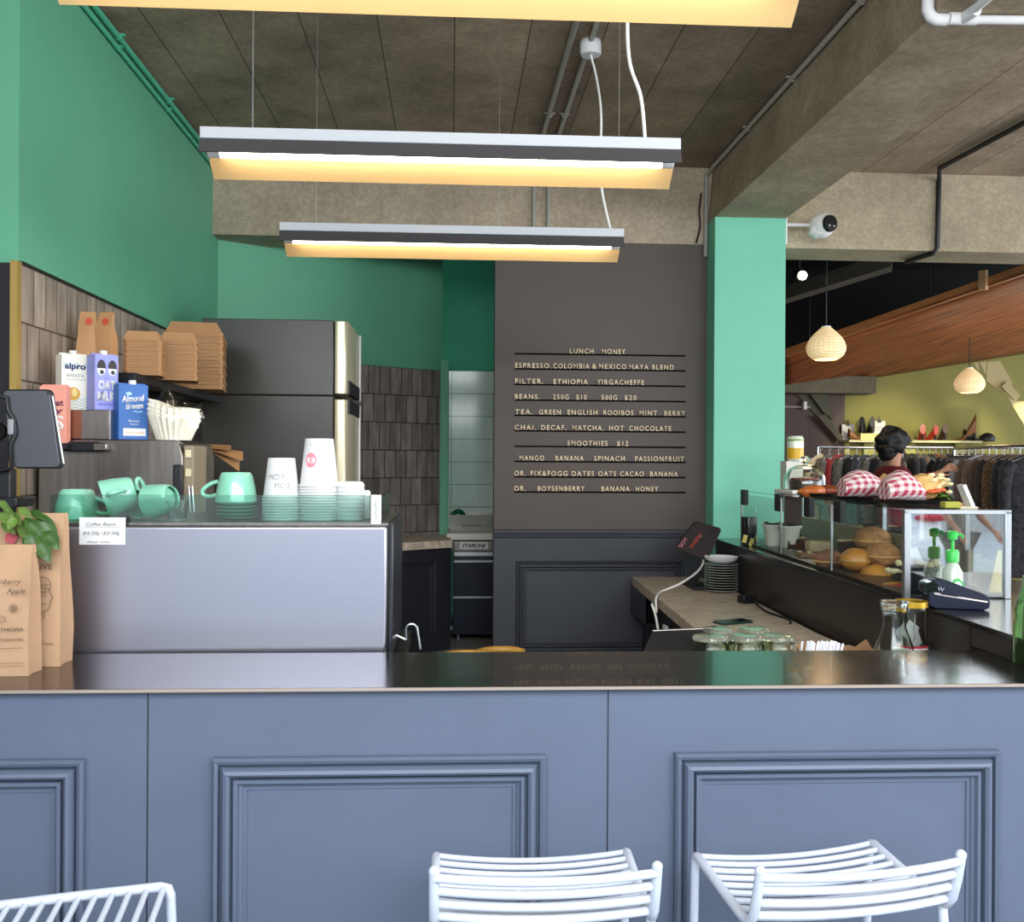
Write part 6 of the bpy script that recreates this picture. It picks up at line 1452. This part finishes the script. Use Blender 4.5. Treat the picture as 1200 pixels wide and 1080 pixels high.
    for s_ in (-1, 1):
        hp, kn, an, toe = legs[s_]; i0 = len(v3); v3 += [V[hp], V[kn], V[an]+Vector((0, 0, .01*h))]; r3 += [(.060*h,)*2, (.043*h,)*2, (.033*h,)*2]; e3 += [(0, i0), (i0, i0+1), (i0+1, i0+2)]
    skinbody('trousers', v3, e3, r3, m_leg, o)
    for s_ in (-1, 1):
        an, toe = V[legs[s_][2]], V[legs[s_][3]]; b = B(); b.ball(((an.x+toe.x)/2, (an.y+toe.y)/2-.005*h, .026*h), (.032*h, .080*h, .028*h), 20, 12, flat=-.024*h); b.build('shoe', m_black, o)
    hc = V[hd1]; b = B(); bm0 = b.bm
    if hairstyle == 'bob': b.ball((hc.x, hc.y+.012*h, hc.z+.016*h), (.066*h, .074*h, .070*h), 30, 22, .30, 4); b.ball((hc.x, hc.y+.040*h, hc.z-.022*h), (.056*h, .040*h, .052*h), 24, 16, .35, 6)
    else: b.ball((hc.x, hc.y+.014*h, hc.z+.024*h), (.055*h, .064*h, .050*h), 26, 18, .15, 2)
    b.build('hair', m_hair, o, ang=180)
    b = B()
    for s_ in (-1, 1): b.ball((s_*.018*h, hc.y-.050*h, hc.z-.002*h), (.007*h, .004*h, .004*h), 10, 8)
    b.build('eyes', m_black, o)
    b = B(); b.ball((0, hc.y-.050*h, hc.z-.036*h), (.014*h, .006*h, .004*h), 12, 8); b.build('mouth', mat('lips', '#8a4a42', .5), o)
    for s_ in (-1, 1):
        b = B(); b.ball((s_*.049*h, hc.y+.004*h, hc.z-.006*h), (.006*h, .012*h, .019*h), 12, 10); b.build('ear', m_skin, o)
    return o
m_skin1 = mat('warm_skin', '#b98566', .55); m_hairb = mat('black_hair', '#0d0c0d', .55, bump=.6, bscale=50)
hp_ = at(1048, 523, Y=7.0)
person('person', 'person with black bobbed hair in a maroon top reaching towards the clothes', (hp_.x-.02, 7.0, FZ), R(90), 1.60, {-1: ((-.02, -.06, .02), (-.02, -.20, .16)), 1: ((.0, -.13, .09), (-.02, -.30, .315))}, m_skin1, m_hairb, mat('maroon_knit', '#6d1626', .8, var=.15), mat('dark_trousers', '#22222a', .8), 1.0, 'bob')

# ------------------------------------------------------------------ the street outside, seen only in reflections
struct(B().box(-16, 20, -17.4, -17, -.1, 5.2).build('wall_street', mat('pale_render', '#b9b6ae', .8, var=.06)))
person('person', 'man in a loose grey white t-shirt on the pavement, reflected in the case end pane', (4.92, -4.0, -.02), R(158), 1.66, {-1: ((-.02, -.04, .02), (-.01, -.14, .08)), 1: ((.02, -.04, .02), (.01, -.14, .08))}, m_skin1, m_hairb, mat('pale_grey_tee', '#857f75', .85, var=.08), mat('grey_trousers', '#6c665c', .8), .75)
car = thing('car', 'white hatchback parked in the street, its tail reflected in the case end pane', 'car', (4.95, -6.3, -.02))
m_carw = mat('car_white', '#e9e9ea', .2, coat=.6); m_win = mat('car_window', '#15181c', .08)
b = B(); rr = []
for y, zt_, hw, zb in ((.0, .62, .70, .34), (-.06, .92, .80, .28), (-.20, 1.02, .85, .24), (-.9, 1.04, .87, .20), (-2.0, 1.02, .87, .2), (-2.6, .96, .87, .2), (-3.4, .86, .84, .22), (-3.85, .70, .76, .28), (-3.95, .50, .66, .34)):
    rr.append([Vector((x*hw, y, zb+(zt_-zb)*z)) for x, z in ((-.80, 0), (-.97, .15), (-1, .45), (-.96, .85), (-.86, 1), (0, 1.02), (.86, 1), (.96, .85), (1, .45), (.97, .15), (.80, 0), (0, 0))])
b.rings(rr); b.build('body', m_carw, car, sub=1)
b = B(); rr = []
for y, zt_, hw in ((-.12, 1.02, .72), (-.34, 1.40, .62), (-.6, 1.47, .62), (-1.6, 1.48, .63), (-2.1, 1.40, .62), (-2.75, .97, .74)):
    rr.append([Vector((x*hw*(1 if z < .5 else .92), y, 1.0+(zt_-1.0)*z)) for x, z in ((-1, 0), (-.98, .5), (-.86, 1), (0, 1.03), (.86, 1), (.98, .5), (1, 0))])
b.rings(rr); b.build('cabin', m_carw, car, sub=1)
b = B(); b.prism([(-.58, -.135, 1.07), (.58, -.135, 1.07), (.50, -.30, 1.37), (-.50, -.30, 1.37)], (0, .03, .015)); b.build('rear_window', m_win, car)
for s_ in (-1, 1):
    b = B(); b.ball((s_*.62, -.06, .93), (.24, .08, .055), 18, 12); b.build('tail_light', mat('tail_red', '#c01828', .2), car)
    b = B(); b.prism([(s_*.70, -.5, 1.08), (s_*.72, -2.5, 1.06), (s_*.65, -2.0, 1.36), (s_*.655, -.6, 1.40)], (s_*.012, 0, 0)); b.build('side_window', m_win, car)
    for y in (-.75, -3.15): b = B(); b.lathe([(0, -.1), (.20, -.1), (.30, -.09), (.31, 0), (.30, .09), (.2, .1), (0, .1)], (s_*.76, y, .30), 28, M=Matrix.Rotation(R(90), 4, 'Y')); b.build('wheel', m_black, car)
b = B(); b.box(-.26, .26, -.01, .03, .66, .78); b.build('number_plate', m_whitep, car)
b = B(); b.box(-.72, .72, -.05, .05, .36, .56); b.build('bumper', m_carw, car, bevel=.04, seg=3)
